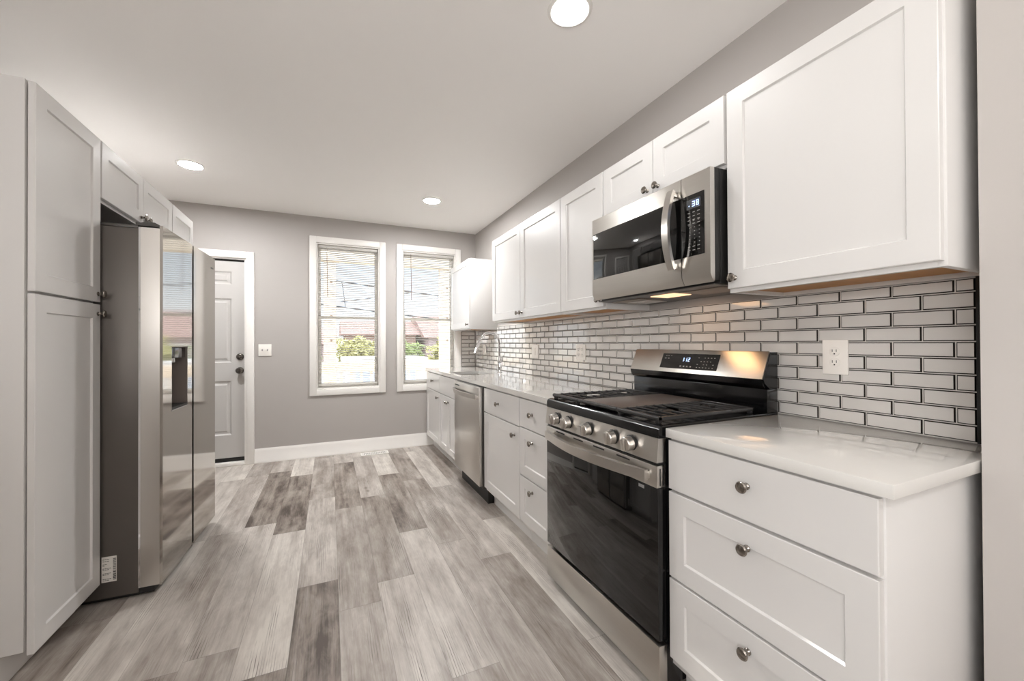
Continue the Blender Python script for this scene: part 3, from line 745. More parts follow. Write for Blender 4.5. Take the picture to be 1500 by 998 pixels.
# ------------------------------------------------------------------ gas range
def build_range():
    Y0, Y1 = 1.034, 1.798
    r = thing('gas_range', 'stainless gas range with black oven door and cast iron grates', 'range', (1.33, (Y0 + Y1) / 2, 0))
    FX = 1.012
    mb = MB(); mb.box(FX + .032, 1.640, Y0 + .002, Y1 - .002, .03, .894, 'black', .002)
    for x in (1.10, 1.58):
        for y in (Y0 + .05, Y1 - .05): mb.tube([(x, y, .0005), (x, y, .035)], .018, 'blackmatte', 12)
    lab(mb.build('body', r), 'black enamelled body')
    mb = MB(); mb.box(FX - .006, FX + .031, Y0, Y1, .030, .178, 'steel_h', .003); mb.build('storage_drawer', r)
    # oven door
    mb = MB(); mb.box(FX - .002, FX + .031, Y0 + .002, Y1 - .002, .192, .784, 'black', .002)
    d = mb.build('oven_door', r); lab(d, 'black glass oven door')
    mb = MB(); mb.box(FX - .006, FX - .0022, Y0 + .002, Y1 - .002, .196, .709, 'blackglass', .001); mb.build('door_glass', d)
    mb = MB(); mb.box(FX - .010, FX + .030, Y0 + .001, Y1 - .001, .710, .786, 'steel_h', .004); b = mb.build('door_band', d); lab(b, 'stainless top band of the oven door')
    for y in (1.17, 1.32, 1.47, 1.62): lab(MB().box(FX - .0104, FX - .0098, y, y + .075, .770, .776, 'slot').build('vent_slot', d), 'dark vent slot')
    for x in (FX + .002, FX + .016): lab(MB().box(x, x + .004, Y0 + .0002, Y0 + .0009, .718, .776, 'slot').build('vent_slot', d), 'dark vent slot')
    mb = MB(); n = 24; pts = []
    for i in range(n + 1):
        t = i / n; y = Y0 + .035 + t * (Y1 - Y0 - .07); pts.append((FX - .026 - .046 * math.sin(math.pi * t), y, .748))
    mb.bar(pts, .009, .0185, 'steel', (0, 0, 1))
    for y in (Y0 + .045, Y1 - .045): mb.box(FX - .032, FX - .0102, y - .012, y + .012, .735, .761, 'steel', .003)
    lab(mb.build('handle', d), 'bowed stainless door handle')
    mb = MB(); mb.box(FX - .0068, FX - .0062, 1.10, 1.128, .690, .701, 'faintink')
    lab(mb.build('sticker', d), 'small sticker with faint print')
    # control panel
    mb = MB(); mb.prism([(FX - .012, .797), (FX + .03, .797), (FX + .03, .878), (FX - .003, .878)], 'y', Y0, Y1, 'steel_h')
    cp = mb.build('control_panel', r); lab(cp, 'stainless panel with five burner knobs')
    mb = MB(); mb.box(FX + .001, FX + .03, Y0 + .002, Y1 - .002, .787, .7965, 'blackmatte'); mb.build('gap_strip', r)
    for y in KN_Y:
        mb = MB(); rot = Matrix.Translation((FX - .0082, y, .838)) @ Matrix.Rotation(R(-96), 4, 'Y')
        mb.lathe([(0, 0), (.029, 0), (.029, .004), (.026, .006), (0, .006)], 'blackmatte', rot, 26)
        mb.lathe([(.0255, .006), (.0255, .030), (.0235, .033), (0, .0335)], 'steel', rot, 26)
        mb.box(-.0225, .0225, -.0065, .0065, .033, .045, 'steel', .002, rot @ Matrix.Rotation(R(0), 4, 'Z'))
        mb.build('burner_knob', cp)
    # cooktop tray with rounded front lip
    prof = [(FX - .003, .879), (FX + .60, .879), (FX + .60, .921), (FX + .018, .921), (FX + .008, .919), (FX + .001, .914), (FX - .003, .906)]
    mb = MB(); mb.prism(prof, 'y', Y0 - .001, Y1 + .001, 'black'); lab(mb.build('cooktop', r), 'black enamelled cooktop')
    # burners
    for bx, by, rad in ((1.20, 1.20, .045), (1.45, 1.20, .036), (1.20, 1.63, .050), (1.45, 1.63, .036)):
        mb = MB(); T = Matrix.Translation((bx, by, .9212))
        mb.lathe([(0, 0), (rad, 0), (rad, .010), (rad * .85, .0135), (0, .0135)], 'blackmatte', T, 24)
        mb.lathe([(rad * .8, .0135), (rad * .8, .016), (rad * .7, .017), (0, .017)], 'blackmatte', T, 24)
        mb.build('burner', r)
    # grates
    zt = .947
    def grate(y0, y1, x0, x1):
        mb = MB(); hw = .006
        for y in (y0 + hw, y1 - hw): mb.box(x0, x1, y - hw, y + hw, zt - .016, zt - .002, 'iron', .002)
        mb.box(x1 - .012, x1, y0, y1, zt - .016, zt - .002, 'iron', .002)
        mb.tube([(x0 + .008, y0, zt - .008), (x0 + .008, y1, zt - .008)], .0095, 'iron', 10)
        n = 10
        for i in range(n):
            x = x0 + .048 + i * (x1 - x0 - .085) / (n - 1)
            if i in (2, 3, 7):
                mb.box(x - .0028, x + .0028, y0 + .005, (y0 + y1) / 2 - .035, zt - .008, zt + .001, 'iron', .002); mb.box(x - .0028, x + .0028, (y0 + y1) / 2 + .035, y1 - .005, zt - .008, zt + .001, 'iron', .002)
            else: mb.box(x - .0028, x + .0028, y0 + .005, y1 - .005, zt - .008, zt + .001, 'iron', .002)
        ym = (y0 + y1) / 2
        for a, b_ in ((x0 + .01, x0 + .13), (x0 + .215, x0 + .315), (x1 - .12, x1 - .01)): mb.box(a, b_, ym - .004, ym + .004, zt - .013, zt - .001, 'iron', .0015)
        for x in (x0 + .012, x1 - .012):
            for y in (y0 + .012, y1 - .012): mb.box(x - .008, x + .008, y - .008, y + .008,   .9212, zt - .010, 'iron', .002)
        lab(mb.build('grate', r), 'cast iron burner grate')
    gx0, gx1 = FX + .018, 1.532
    grate(Y0 + .022, 1.278, gx0, gx1); grate(1.556, Y1 - .022, gx0, gx1)
    mb = MB(); mb.box(gx0 + .02, gx1, 1.286, 1.548, zt - .012, zt - .003, 'griddle', .003); mb.tube([(gx0 + .008, 1.282, zt - .008), (gx0 + .008, 1.552, zt - .008)], .0095, 'iron', 10)
    for x in (gx0 + .04, gx1 - .03):
        for y in (1.30, 1.53): mb.box(x - .008, x + .008, y - .008, y + .008,   .9212, zt - .010, 'iron')
    lab(mb.build('griddle', r), 'flat centre griddle between the grates')
    # backguard
    mb = MB(); mb.box(1.6125, 1.640, Y0, Y1, .895, .9215, 'black'); mb.box(1.575, 1.640, Y0, Y1, .9216, 1.015, 'black', .002)
    mb.prism([(1.592, 1.0155), (1.640, 1.0155), (1.640, 1.162), (1.600, 1.162), (1.555, 1.056), (1.560, 1.040)], 'y', Y0, Y1, 'black')
    bg = mb.build('backguard', r); lab(bg, 'black backguard')
    mb = MB(); mb.prism([(1.553, 1.054), (1.5555, 1.0565), (1.6005, 1.1625), (1.6005, 1.1655), (1.598, 1.1655), (1.594, 1.162), (1.550, 1.056)], 'y', Y0 + .004, Y1, 'steel_h')
    mb.prism([(1.553, 1.054), (1.550, 1.056), (1.556, 1.030), (1.566, 1.020), (1.569, 1.022), (1.560, 1.032)], 'y', Y0 + .004, Y1, 'black')
    lab(mb.build('control_face', bg), 'sloping stainless face above the cooktop')
    # display on the sloping face
    d = Vector((1.594 - 1.550, 0, 1.162 - 1.056)); L_ = d.length; d.normalize(); nrm = Vector((-d.z, 0, d.x))
    def S(y, s, n): p = Vector((1.550, 0, 1.056)) + d * s + nrm * n; return (p.x, y, p.z)
    def slab(mb, y0, y1, s0, s1, n0, n1, m):
        v = [S(y0, s0, n0), S(y1, s0, n0), S(y1, s1, n0), S(y0, s1, n0), S(y0, s0, n1), S(y1, s0, n1), S(y1, s1, n1), S(y0, s1, n1)]
        mb.faces(v, [(0, 1, 2, 3), (4, 5, 6, 7), (0, 1, 5, 4), (1, 2, 6, 5), (2, 3, 7, 6), (3, 0, 4, 7)], m)
    mb = MB(); slab(mb, 1.250, 1.585, .020, .098, .0002, .0015, 'blackglass'); disp = mb.build('display', bg); lab(disp, 'black glass clock display')
    mb = MB()
    def seg(y, s, w, h, on):
        t = .0028
        bars = {'a': (0, w, h - t, h), 'b': (w - t, w, h / 2, h), 'c': (w - t, w, 0, h / 2), 'd': (0, w, 0, t), 'e': (0, t, 0, h / 2), 'f': (0, t, h / 2, h), 'g': (0, w, h / 2 - t / 2, h / 2 + t / 2)}
        for k in on:
            a, b_, c, e = bars[k]; slab(mb, y - b_, y - a, s + c, s + e, .0016, .0020, 'blue_digit')
    # the viewer sees +y on the left
    seg(1.452, .058, .009, .020, 'bc'); seg(1.434, .058, .009, .020, 'bc'); seg(1.418, .058, .010, .020, 'abged')
    slab(mb, 1.4385, 1.4405, .063, .066, .0016, .002, 'blue_digit'); slab(mb, 1.4385, 1.4405, .071, .074, .0016, .002, 'blue_digit')
    lab(mb.build('clock_digits', disp), 'lit blue-white clock digits')
    mb = MB(); rnd = random.Random(3)
    for y in (1.555, 1.540, 1.522): slab(mb, y, y + .008, .084, .087, .0016, .0018, 'faintink')
    for y in (1.556, 1.536): slab(mb, y, y + .010, .070, .074, .0016, .0018, 'faintink')
    for s in (.030, .045, .06, .078):
        for k in range(6):
            y = 1.270 + k * .017
            if rnd.random() < .75: slab(mb, y, y + .006, s, s + .003, .0016, .0018, 'faintink')
    for k in range(4): slab(mb, 1.39 + k * .02, 1.398 + k * .02, .030, .036, .0016, .0018, 'faintink')
    lab(mb.build('button_marks', disp), 'faint grey touch button marks')
KN_Y = (1.688, 1.584, 1.426, 1.264, 1.162)
build_range()

# ------------------------------------------------------------------ microwave
def build_microwave():
    Y0, Y1, Z0, Z1 = 1.036, 1.760, 1.420, 1.852
    X = 1.266
    m = thing('microwave', 'stainless over-the-range microwave with black glass door', 'microwave', (1.46, (Y0 + Y1) / 2, Z0))
    mb = MB(); mb.box(X + .055, 1.652, Y0 + .004, Y1 - .004, Z0 + .002, Z1, 'blackmatte', .002)
    mb.box(X + .024, X + .0545, Y0 + .001, Y1 - .001, Z0 + .012, Z1 - .002, 'blackmatte', .002)
    lab(mb.build('housing', m), 'black case')
    yd = 1.168
    prof = [(X + .023, Z0 + .010), (X + .023, Z1 - .004), (X + .002, Z1 - .004), (X, Z1 - .006), (X, Z0 + .036), (X + .016, Z0 + .006)]
    mb = MB(); mb.prism(prof, 'y', yd + .001, Y1, 'steel_h'); door = mb.build('door', m); lab(door, 'stainless framed door')
    mb = MB(); mb.box(X - .0016, X - .0002, yd + .0015, Y1 - .012, 1.534, 1.770, 'blackglass', .0004); mb.build('door_glass', door)
    mb = MB(); mb.box(X - .0022, X - .0017, Y1 - .036, Y1 - .026, 1.750, 1.763, 'paper'); lab(mb.build('sticker', door), 'tiny white sticker')
    mb = MB(); mb.prism(prof, 'y', Y0, yd - .001, 'steel_h'); cp = mb.build('control_panel', m); lab(cp, 'stainless control side')
    mb = MB(); mb.box(X - .0016, X - .0002, Y0 + .024, yd - .0015, 1.534, 1.770, 'blackglass', .0004); kp = mb.build('keypad', cp); lab(kp, 'black glass keypad')
    mb = MB(); mb.box(X - .0022, X - .0017, Y0 + .040, Y0 + .104, 1.715, 1.752, 'screen'); sc = mb.build('display', cp)
    mb = MB()
    def seg(y, z, w, h, on):
        t = .0028
        bars = {'a': (0, w, h - t, h), 'b': (w - t, w, h / 2, h), 'c': (w - t, w, 0, h / 2), 'd': (0, w, 0, t), 'e': (0, t, 0, h / 2), 'f': (0, t, h / 2, h), 'g': (0, w, h / 2 - t / 2, h / 2 + t / 2)}
        for k in on:
            a, b_, c, e = bars[k]; mb.box(X - .0027, X - .0023, y - b_, y - a, z + c, z + e, 'blue_digit')
    yb = Y0 + .094
    mb.box(X - .0027, X - .0023, yb - .004, yb, 1.726, 1.730, 'blue_digit')
    seg(yb - .016, 1.723, .012, .020, 'abgcd'); seg(yb - .034, 1.723, .012, .020, 'abcdefg')
    lab(mb.build('clock_digits', cp), 'lit blue-white digits')
    mb = MB(); rnd = random.Random(5)
    for i in range(11):
        for j in range(3):
            z = 1.700 - i * .0145; y = Y0 + .044 + j * .022
            w = .011 if i < 4 or i > 8 else .004
            mb.box(X - .0021, X - .0017, y, y + w, z, z + .0022, 'faintink')
            if i < 4 and rnd.random() < .6: mb.box(X - .0021, X - .0017, y + .002, y + w - .002, z - .004, z - .0025, 'faintink')
    lab(mb.build('key_marks', cp), 'grey keypad lettering')
    mb = MB(); pts = []; n = 20
    for i in range(n + 1):
        t = i / n; pts.append((X - .022 - .034 * math.sin(math.pi * t) ** .8, yd + .028, 1.494 + t * .312))
    mb.bar(pts, .016, .007, 'steel', (1, 0, 0))
    for z in (1.507, 1.793): mb.box(X - .026, X - .0002, yd + .018, yd + .038, z - .010, z + .010, 'steel', .003)
    lab(mb.build('handle', door), 'bowed stainless handle')
    # underside
    mb = MB(); mb.box(X + .03, 1.64, Y0 + .01, Y1 - .01, Z0 - .002, Z0 + .0015, 'darkgrey'); mb.build('base_plate', m)
    mb = MB(); mb.box(X + .10, X + .26, Y0 + .03, Y0 + .24, Z0 - .005, Z0 - .0022, 'mesh_filter', .001); mb.build('grease_filter', m)
    mb = MB(); mb.box(X + .10, X + .26, Y1 - .24, Y1 - .03, Z0 - .005, Z0 - .0022, 'mesh_filter', .001); mb.build('grease_filter', m)
    mb = MB(); mb.box(X + .095, X + .20, 1.30, 1.44, Z0 - .0055, Z0 - .0022, 'warm_lamp', .001); lab(mb.build('cooktop_light', m), 'lit warm lamp under the microwave')
    mb = MB(); mb.box(X + .18, X + .31, 1.55, 1.70, Z0 - .0065, Z0 - .0052, 'lens', .0005); lab(mb.build('lamp_lens', m), 'pale rectangular lens')
build_microwave()

# ------------------------------------------------------------------ dishwasher
def build_dishwasher():
    Y0, Y1 = 2.818, 3.484; X = 1.008
    d = thing('dishwasher', 'stainless dishwasher between white base cabinets', 'dishwasher', (1.3, (Y0 + Y1) / 2, 0))
    mb = MB(); mb.box(X + .028, 1.60, Y0 + .004, Y1 - .004, .115, .880, 'darkgrey', .002); lab(mb.build('tub', d), 'dark grey body')
    mb = MB(); mb.box(X, X + .0275, Y0 + .008, Y1 - .006, .135, .872, 'steel', .004); door = mb.build('door', d)
    mb = MB(); mb.box(X - .0008, X - .0001, Y1 - .16, Y1 - .03, .838, .848, 'blackmatte'); lab(mb.build('control_window', door), 'small dark control window')
    mb = MB(); pts = []; n = 20
    for i in range(n + 1):
        t = i / n; pts.append((X - .016 - .034 * math.sin(math.pi * t) ** .8, Y0 + .03 + t * (Y1 - Y0 - .06), .800))
    mb.bar(pts, .006, .016, 'steel', (0, 0, 1))
    for y in (Y0 + .036, Y1 - .036): mb.box(X - .020, X - .0002, y - .01, y + .01, .787, .813, 'steel', .002)
    lab(mb.build('handle', door), 'bowed stainless handle')
    mb = MB(); mb.box(X + .07, 1.58, Y0 + .006, Y1 - .006, .0005, .1145, 'blackmatte'); lab(mb.build('toe_kick', d), 'black toe kick')
build_dishwasher()

# ------------------------------------------------------------------ left run
LXF = -.966
def tall_cabinet(label, y0, y1, kn):
    c = thing('pantry_cabinet', label, 'cabinet', ((LXF + XL) / 2, (y0 + y1) / 2, 0))
    mb = MB(); mb.box(XL + .002, LXF - .026, y0, y1, .114, 2.160, 'cab_side', .0015); mb.build('carcass', c)
    mb = MB(); mb.box(XL + .01, LXF - .085, y0 + .002, y1 - .002, .0005, .1135, 'cab'); mb.build('toe_kick', c)
    front(c, 'door', LXF, 1, y0 + .006, y1 - .003, 1.400, 2.155, [(kn, 1.437)], stile=.064)
    front(c, 'door', LXF, 1, y0 + .006, y1 - .003, .098, 1.390, [(kn, 1.346)], stile=.064)
    return c
def build_left_run():
    tall_cabinet('tall white pantry cabinet at the open end, beside the fridge', 2.020, 2.480, 2.452)
    tall_cabinet('tall white cabinet beyond the fridge, nearest the back door', 3.412, 3.862, 3.44)
    c = wall_cabinet('short two-door white cabinet above the fridge', 2.484, 3.408, z0=1.876, z1=2.160, x=LXF, sgn=1, xback=XL + .002, wood=False)
    front(c, 'door', LXF, 1, 2.489, 2.944, 1.890, 2.155, [(2.915, 1.92)])
    front(c, 'door', LXF, 1, 2.947, 3.403, 1.890, 2.155, [(2.976, 1.92)])
build_left_run()

def build_fridge():
    Y0, Y1 = 2.492, 3.330
    XF, XB, XD = -.735, -1.57, -.824
    f = thing('refrigerator', 'stainless side-by-side refrigerator with water dispenser', 'refrigerator', (-1.15, (Y0 + Y1) / 2, 0))
    mb = MB(); mb.box(XB, XD - .004, Y0 + .004, Y1 - .004, .022, 1.762, 'fridge_side', .003)
    mb.box(XB + .05, XD - .01, Y0 + .03, Y1 - .03, .0005, .022, 'blackmatte')
    lab(mb.build('case', f), 'dark grey case')
    mb = MB(); mb.box(XB + .02, XD - .006, Y0 + .004, Y1 - .004, 1.7622, 1.778, 'darkgrey', .003)
    for y in (Y0 + .012, Y1 - .132):
        mb.prism([(XD - .02, 1.7782), (XD + .07, 1.7782), (XD + .075, 1.785), (XD + .055, 1.797), (XD + .02, 1.800), (XD + .0, 1.792), (XD - .02, 1.795)], 'y', y, y + .12, 'darkgrey')
    lab(mb.build('top_cover', f), 'dark grey top cover with hinge caps')
    mb = MB(); mb.box(XD - .06, XF - .035, Y0 + .01, Y1 - .01, .012, .040, 'blackmatte', .003); 
    for y in (Y0 + .06, Y1 - .06): mb.tube([(XD - .02, y, .0005), (XD - .02, y, .015)], .02, 'blackmatte', 12)
    lab(mb.build('base_grille', f), 'black base grille')
    ys = 2.905; zb, zt = .046, 1.768
    def door(name, y0, y1, hole=None):
        mb = MB()
        if hole:
            a, b_, c, e = hole
            # core with recess, skin with hole
            for q in ((y0, a, zb, zt), (b_, y1, zb, zt), (a, b_, zb, c), (a, b_, e, zt)): mb.box(XD, XF - .012, q[0], q[1], q[2], q[3], 'steel')
            for q in ((y0, a, zb, zt + .014), (b_, y1, zb, zt + .014), (a, b_, zb, c), (a, b_, e, zt + .014)): mb.box(XF - .012, XF, q[0], q[1], q[2], q[3], 'steel_mirror')
        else:
            mb.box(XD, XF - .012, y0, y1, zb, zt, 'steel'); mb.box(XF - .012, XF, y0, y1, zb, zt + .014, 'steel_mirror')
        return mb.build(name, f)
    hole = (2.600, 2.822, .868, 1.194)
    d1 = door('freezer_door', Y0, ys - .012, hole)
    d2 = door('fridge_door', ys + .014, Y1)
    mb = MB(); mb.box(XD - .0035, XD + .02, ys - .0118, ys + .0138, zb, zt - .005, 'blackmatte'); lab(mb.build('door_gap', f), 'dark recessed grip between the doors')
    a, b_, c, e = hole
    mb = MB(); xr = XD + .010
    mb.box(xr - .004, xr, a, b_, c, e, 'dispenser')
    for q in ((a, a + .004), (b_ - .004, b_)): mb.box(xr, XF - .001, q[0], q[1], c, e, 'dispenser')
    mb.box(xr, XF - .001, a + .004, b_ - .004, e - .004, e, 'dispenser'); mb.box(xr, XF - .001, a + .004, b_ - .004, c, c + .012, 'blackmatte')
    dp = mb.build('dispenser', d1); lab(dp, 'dark recessed water dispenser')
    mb = MB(); mb.box(xr + .002, XF - .008, a + .006, b_ - .006, e - .062, e - .006, 'blackglass', .004)
    mb.tube([(xr + .045, (a + b_) / 2, e - .061), (xr + .045, (a + b_) / 2, e - .085)], .012, 'chrome', 14)
    mb.build('dispenser_panel', d1)
    mb = MB(); mb.box(XF + .0001, XF + .0016, a - .003, b_ + .003, c - .004, c + .001, 'chrome'); mb.build('drip_tray_edge', d1)
    mb = MB(); mb.box(XD - .0036, XD + .004, Y0 - .0008, Y0 + .004, zb, zt, 'chrome'); mb.build('door_seal_strip', d1)
    mb = MB(); mb.box(XF + .0001, XF + .0006, Y1 - .09, Y1 - .035, 1.705, 1.713, 'darkgrey'); lab(mb.build('badge', d2), 'small dark badge')
    f.rotation_euler = (0, 0, R(-2.0)); f.location = f.location + Vector((.010, .003, 0))
    # energy label on the side
    lx0, lx1, lz0, lz1 = -.962, -.908, .098, .216; yl = Y0 + .004
    mb = MB(); mb.box(lx0, lx1, yl - .0009, yl - .0001, lz0, lz1, 'paper'); lb = mb.build('paper_label', f); lab(lb, 'white paper label with a barcode')
    mb = MB(); rnd = random.Random(11); z = lz0 + .008
    while z < lz1 - .010:
        h = rnd.choice((.001, .0015, .0025, .004)); mb.box(lx1 - .013, lx1 - .002, yl - .0014, yl - .00095, z, z + h, 'ink'); z += h + rnd.choice((.001, .0015, .0025))
    for z, n in ((.205, 3), (.196, 3), (.182, 2), (.176, 1), (.163, 4), (.157, 3), (.140, 4), (.134, 3), (.114, 4), (.108, 3)):
        for k in range(n): mb.box(lx0 + .004 + k * .008, lx0 + .0105 + k * .008, yl - .0014, yl - .00095, z - .0022, z, 'ink')
    lab(mb.build('label_print', f), 'black print and barcode')
build_fridge()

# ------------------------------------------------------------------ recessed lights, floor register
def light(x, y, label, lamp='lamp_far'):
    l = thing('recessed_light', label, 'light', (x, y, H - .006), 'recessed ceiling lights')
    mb = MB(); mb.lathe([(.072, -.0005), (.072, -.005), (.078, -.0075), (.090, -.004), (.092, -.0005)], 'trim', Matrix.Translation((x, y, H)), 40); mb.build('trim_ring', l)
    mb = MB(); mb.lathe([(0, -.0045), (.0718, -.0045), (.0718, -.0008), (0, -.0008)], lamp, Matrix.Translation((x, y, H)), 40); mb.build('diffuser', l)
light(.897, 1.392, 'round recessed ceiling light in front of the range', 'lamp_near')
light(-.962, 3.775, 'round recessed ceiling light above the tall cabinet nearest the door')
light(.890, 3.803, 'round recessed ceiling light nearest the windows')
light(.890, -0.95, 'added unseen round ceiling fill light over the room behind the viewer, window side', 'lamp_rear_fill')  # this and the next are unseen lamps added as fill
light(-.962, -0.95, 'added unseen round ceiling fill light over the room behind the viewer, door side', 'lamp_rear_fill')

def register():
    x0, x1, y0, y1 = .300, .590, 4.585, 4.700
    v = thing('floor_register', 'white metal floor register beside the baseboard under the window', 'vent', ((x0 + x1) / 2, (y0 + y1) / 2, 0))
    mb = MB(); t = .022
    for q in ((x0, x1, y0, y0 + t), (x0, x1, y1 - t, y1), (x0, x0 + t, y0 + t, y1 - t), (x1 - t, x1, y0 + t, y1 - t)): mb.box(q[0], q[1], q[2], q[3], .0005, .006, 'trim', .0015)
    mb.build('frame', v)
    mb = MB(); mb.box(x0 + t, x1 - t, y0 + t, y1 - t, .0005, .0012, 'slot')
    lab(mb.build('duct_opening', v), 'dark opening under the louvres')
    mb = MB(); n = 14
    for i in range(n):
        x = x0 + t + (i + .5) * (x1 - x0 - 2 * t) / n; mb.box(x - .0035, x + .0035, y0 + t, y1 - t, .0014, .0055, 'trim')
    mb.box(x0 + t, x1 - t, (y0 + y1) / 2 - .004, (y0 + y1) / 2 + .004, .0014, .0056, 'trim')
    mb.build('louvres', v)
register()

# ------------------------------------------------------------------ blinds
def blind(xr, label, zrail):
    a, b_ = xr[0] + .018, xr[1] - .018; yc = YB + .038
    bl = thing('window_blind', label, 'blind', ((a + b_) / 2, yc, zrail))
    zt = WZ1 - .016
    mb = MB(); mb.box(a, b_, yc - .014, yc + .014, zt - .028, zt, 'blind', .003); mb.build('headrail', bl)
    mb = MB(); n = int((zt - .035 - zrail - .02) / .0205); hw = .0125; tilt = R(-14)
    for i in range(n):
        z = zrail + .030 + i * .0205
        k = 4; top = []
        for j in range(k + 1):
            u = -hw + 2 * hw * j / k; c = .0016 * (1 - (u / hw) ** 2)
            top.append((yc + u * math.cos(tilt), z + c + u * math.sin(tilt)))
        v = [(a + .003, p, q) for p, q in top] + [(b_ - .003, p, q) for p, q in top]
        v += [(x, y, z_ - .0005) for x, y, z_ in v]; m_ = k + 1
        f = [(j, j + 1, m_ + j + 1, m_ + j) for j in range(k)] + [(2 * m_ + j, 3 * m_ + j, 3 * m_ + j + 1, 2 * m_ + j + 1) for j in range(k)]
        f += [(0, m_, 3 * m_, 2 * m_), (k, 2 * m_ + k, 3 * m_ + k, m_ + k)]
        mb.faces(v, f, 'blind')
    mb.build('slats', bl)
    mb = MB(); mb.box(a, b_, yc - .012, yc + .012, zrail, zrail + .014, 'blind', .003); mb.build('bottom_rail', bl)
    for x in (a + .10, b_ - .10):
        mb = MB(); mb.tube([(x, yc - .0135, zt - .03), (x, yc - .0135, zrail + .01)], .0009, 'cord', 6); mb.build('ladder_cord', bl)
    mb = MB(); x = a + .085; mb.tube([(x, yc - .024, zt - .03), (x + .006, yc - .026, zt - .56)], .0032, 'wand', 8); mb.tube([(x, yc - .013, zt - .022), (x, yc - .024, zt - .03)], .002, 'wand', 6)
    lab(mb.build('tilt_wand', bl), 'thin brownish tilt wand')
blind(WX[0], 'white horizontal blind lowered over the window nearer the door', .752)
blind(WX[1], 'white horizontal blind lowered over the window behind the corner cabinet', .752)

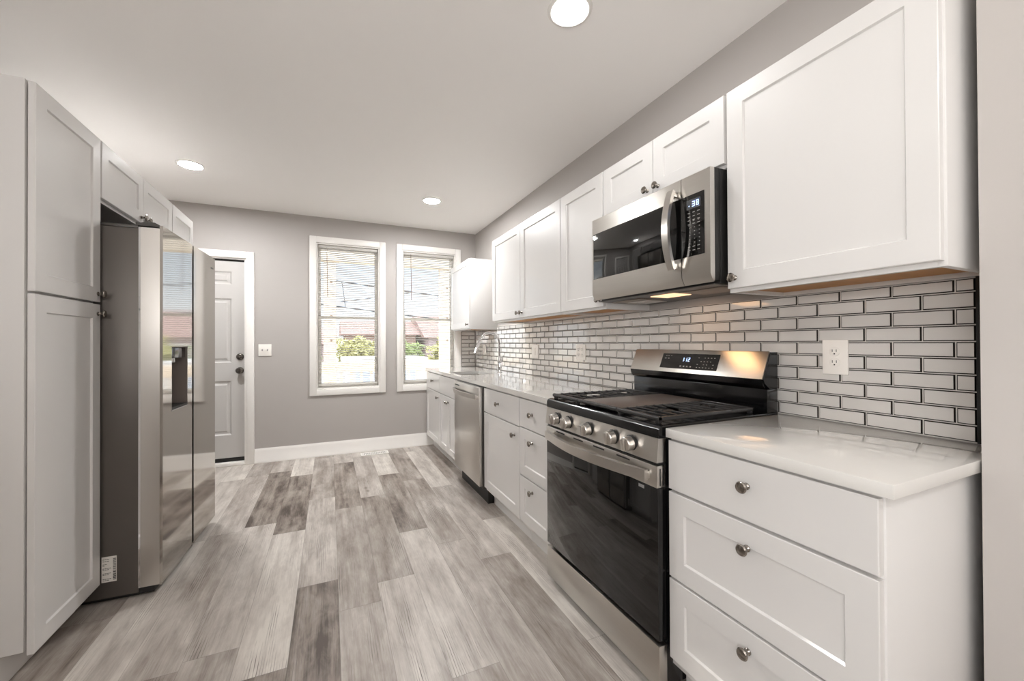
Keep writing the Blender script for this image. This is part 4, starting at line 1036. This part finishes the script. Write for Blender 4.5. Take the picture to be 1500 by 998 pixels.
# ------------------------------------------------------------------ outside
def outside():
    gz = -1.0
    tag(MB().box(-60, 70, YB + .16, 120, gz - .2, gz, 'ground').build('ground'), 'pale dry ground outside the windows', 'ground', kind='structure')
    tag(MB().box(-3.2, 4.2, YB + .16, 6.85, -.16, -.06, 'timber').build('porch_deck'), 'timber porch deck outside the back wall', 'deck', kind='structure')
    tag(MB().box(-3.2, 4.2, 6.53, 6.67, 2.440, 2.640, 'timber', .004).build('porch_beam'), 'pale timber beam across the porch top', 'beam')
    for x, lb in ((0.0, 'pale timber porch post seen through the window nearer the door'), (1.765, 'pale timber porch post seen through the window behind the corner cabinet')):
        mb = MB(); hw = .085 if x < 1 else .105
        mb.box(x - hw, x + hw, 6.56, 6.64, -.06, 2.4395, 'timber', .004)
        o = thing('porch_post', lb, 'post', (x, 6.6, -.06)); mb.build('shaft', o)
        mb = MB(); 
        for z in (1.62, 1.25, 2.12): mb.lathe([(0, .0), (.018, .0), (.012, .002), (0, .002)], 'knot', Matrix.Translation((x + .02, 6.5598, z)) @ Matrix.Rotation(R(90), 4, 'X'), 12)
        lab(mb.build('knots', o), 'dark knots in the timber')
    for a, b_, lb in ((.0852, 1.6598, 'pale timber porch railing between the two posts'), (-3.0, -.0852, 'pale timber porch railing running on past the door side post')):
        o = thing('porch_railing', lb, 'railing', ((a + b_) / 2, 6.6, .0), 'porch railings')
        mb = MB(); mb.box(a, b_, 6.56, 6.64, .775, .925, 'timber', .004); mb.build('top_rail', o)
        mb = MB(); mb.box(a, b_, 6.57, 6.63, .05, .13, 'timber', .004); mb.build('bottom_rail', o)
        n = int((b_ - a) / .14)
        for i in range(n):
            x = a + (i + .5) * (b_ - a) / n; MB().box(x - .018, x + .018, 6.58, 6.62, .1305, .7745, 'timber').build('baluster', o)
    # fence behind the yard
    o = thing('white_fence', 'long white board fence beyond the porch', 'fence', (3, 12, gz))
    mb = MB(); mb.box(-8, 14, 12.0, 12.06, gz + .1, .62, 'whitewall'); mb.build('boards', o)
    for x in range(-8, 15, 2): MB().box(x - .06, x + .06, 11.93, 11.999, gz, .70, 'whitewall').build('fence_post', o)
    # shed
    o = thing('garden_shed', 'low white shed with pale blue-grey doors beyond the railing', 'shed', (1.2, 10.2, gz))
    MB().box(.35, 2.1, 10.0, 11.4, gz, .78, 'whitewall').build('shed_wall', o)
    MB().box(.25, 2.2, 9.9, 11.5, .781, .86, 'whitewall').build('shed_roof', o)
    for a, b_ in ((.55, .95), (1.02, 1.42), (1.5, 1.9)): MB().box(a, b_, 9.97, 9.999, gz, .62, 'garage').build('shed_door', o)
    # houses
    def house(x0, x1, y0, y1, zt, wallm, label, ridge, roofm='roof'):
        o = thing('house', label, 'house', ((x0 + x1) / 2, (y0 + y1) / 2, gz), 'houses beyond the yard')
        MB().box(x0, x1, y0, y1, gz, zt, wallm).build('wall', o)
        mb = MB(); ym = (y0 + y1) / 2
        mb.prism([(y0 - .3, zt + .001), (y1 + .3, zt + .001), (ym, ridge)], 'x', x0 - .3, x1 + .3, roofm); mb.build('roof', o)
        n = max(2, int((x1 - x0) / 2.2))
        for i in range(n):
            x = x0 + (i + .5) * (x1 - x0) / n
            fr = MB().box(x - .45, x + .45, y0 - .05, y0 - .001, zt - 1.25, zt - .35, 'trim').build('window_frame', o); ROOTLOC[fr.name] = ROOTLOC[o.name]
            MB().box(x - .38, x + .38, y0 - .06, y0 - .0505, zt - 1.18, zt - .42, 'winglass_dark').build('window_pane', fr)
    house(.9, 5.0, 26, 32, 1.75, 'brick', 'low brick house with a red roof behind the bushes', 2.75)
    house(5.6, 11.5, 25, 32, 1.55, 'stucco', 'mauve-grey rendered house with a red roof beside the brick house', 3.15)
    house(-7, .2, 30, 38, 1.2, 'stucco', 'mauve-grey rendered house with a red roof, left of the brick house', 2.4)
    # bushes
    def bush(cx, cy, z0, z1, rx, m, label, seed):
        rnd = random.Random(seed); o = thing('bush', label, 'bush', (cx, cy, gz), 'bushes beyond the fence')
        mb = MB(); mb.tube([(cx, cy, gz), (cx + .05, cy, (z0 + z1) / 2)], [.09, .04], 'bark', 8); lab(mb.build('stem', o), 'brown stem')
        mb = MB(); k = mb.mi(m)
        cz, rz = (z0 + z1) / 2, (z1 - z0) / 2
        for i in range(1500):
            while True:
                p = Vector((rnd.uniform(-1, 1), rnd.uniform(-1, 1), rnd.uniform(-1, 1)))
                if .35 < p.length < 1: break
            lump = 1 + .18 * math.sin(p.x * 7 + seed) + .12 * math.sin(p.z * 9 + 2 * seed)
            c = Vector((cx + p.x * rx * lump, cy + p.y * rx * .8, cz + p.z * rz * lump))
            u = Vector((rnd.gauss(0, 1), rnd.gauss(0, 1), rnd.gauss(0, 1))).normalized(); w = u.orthogonal().normalized(); s = rnd.uniform(.05, .10)
            q = [mb.bm.verts.new(c + u * s), mb.bm.verts.new(c + w * s * .5), mb.bm.verts.new(c - u * s), mb.bm.verts.new(c - w * s * .5)]
            fc = mb.bm.faces.new(q); fc.material_index = k
        mb.build('foliage', o)
    bush(.80, 13.6, .50, 1.42, .62, 'leaf2', 'yellow-green bush seen through the window nearer the door', 1)
    bush(2.25, 13.9, .45, 1.34, .62, 'leaf', 'green bush standing between the two yellow-green bushes', 2)
    bush(3.65, 13.5, .45, 1.38, .62, 'leaf2', 'yellow-green bush seen through the window behind the corner cabinet', 3)
    bush(5.1, 13.9, .45, 1.25, .62, 'leaf', 'green bush furthest along the fence', 4)
    bush(-.75, 14.0, .30, 1.0, .6, 'leaf', 'low green bush behind the door side porch railing', 5)
    # power lines
    def cable(p0, p1, sag, r, label):
        pts = [Vector(p0).lerp(Vector(p1), i / 24) - Vector((0, 0, sag * 4 * (i / 24) * (1 - i / 24))) for i in range(25)]
        mb = MB(); mb.tube(pts, r, 'wire', 6); tag(mb.build('power_line', origin=p0), label, 'cable', 'power lines in the sky')
    Yw = 14.0
    cable((-9, Yw, 4.35), (12, Yw, 1.85 + .35), .2, .020, 'upper dark power line crossing the sky behind both windows')
    cable((-9, Yw + .5, 3.55), (12, Yw + .5, 1.35), .15, .020, 'lower dark power line crossing the sky behind both windows')
    cable((.35, Yw, 3.19), (.47, Yw + .5, 2.42), -.06, .012, 'thin cable hanging across the window nearer the door')
    cable((-.4, Yw + .5, 2.50), (2.6, Yw, 2.965), .03, .012, 'thin cable slanting upward past the porch post')
outside()
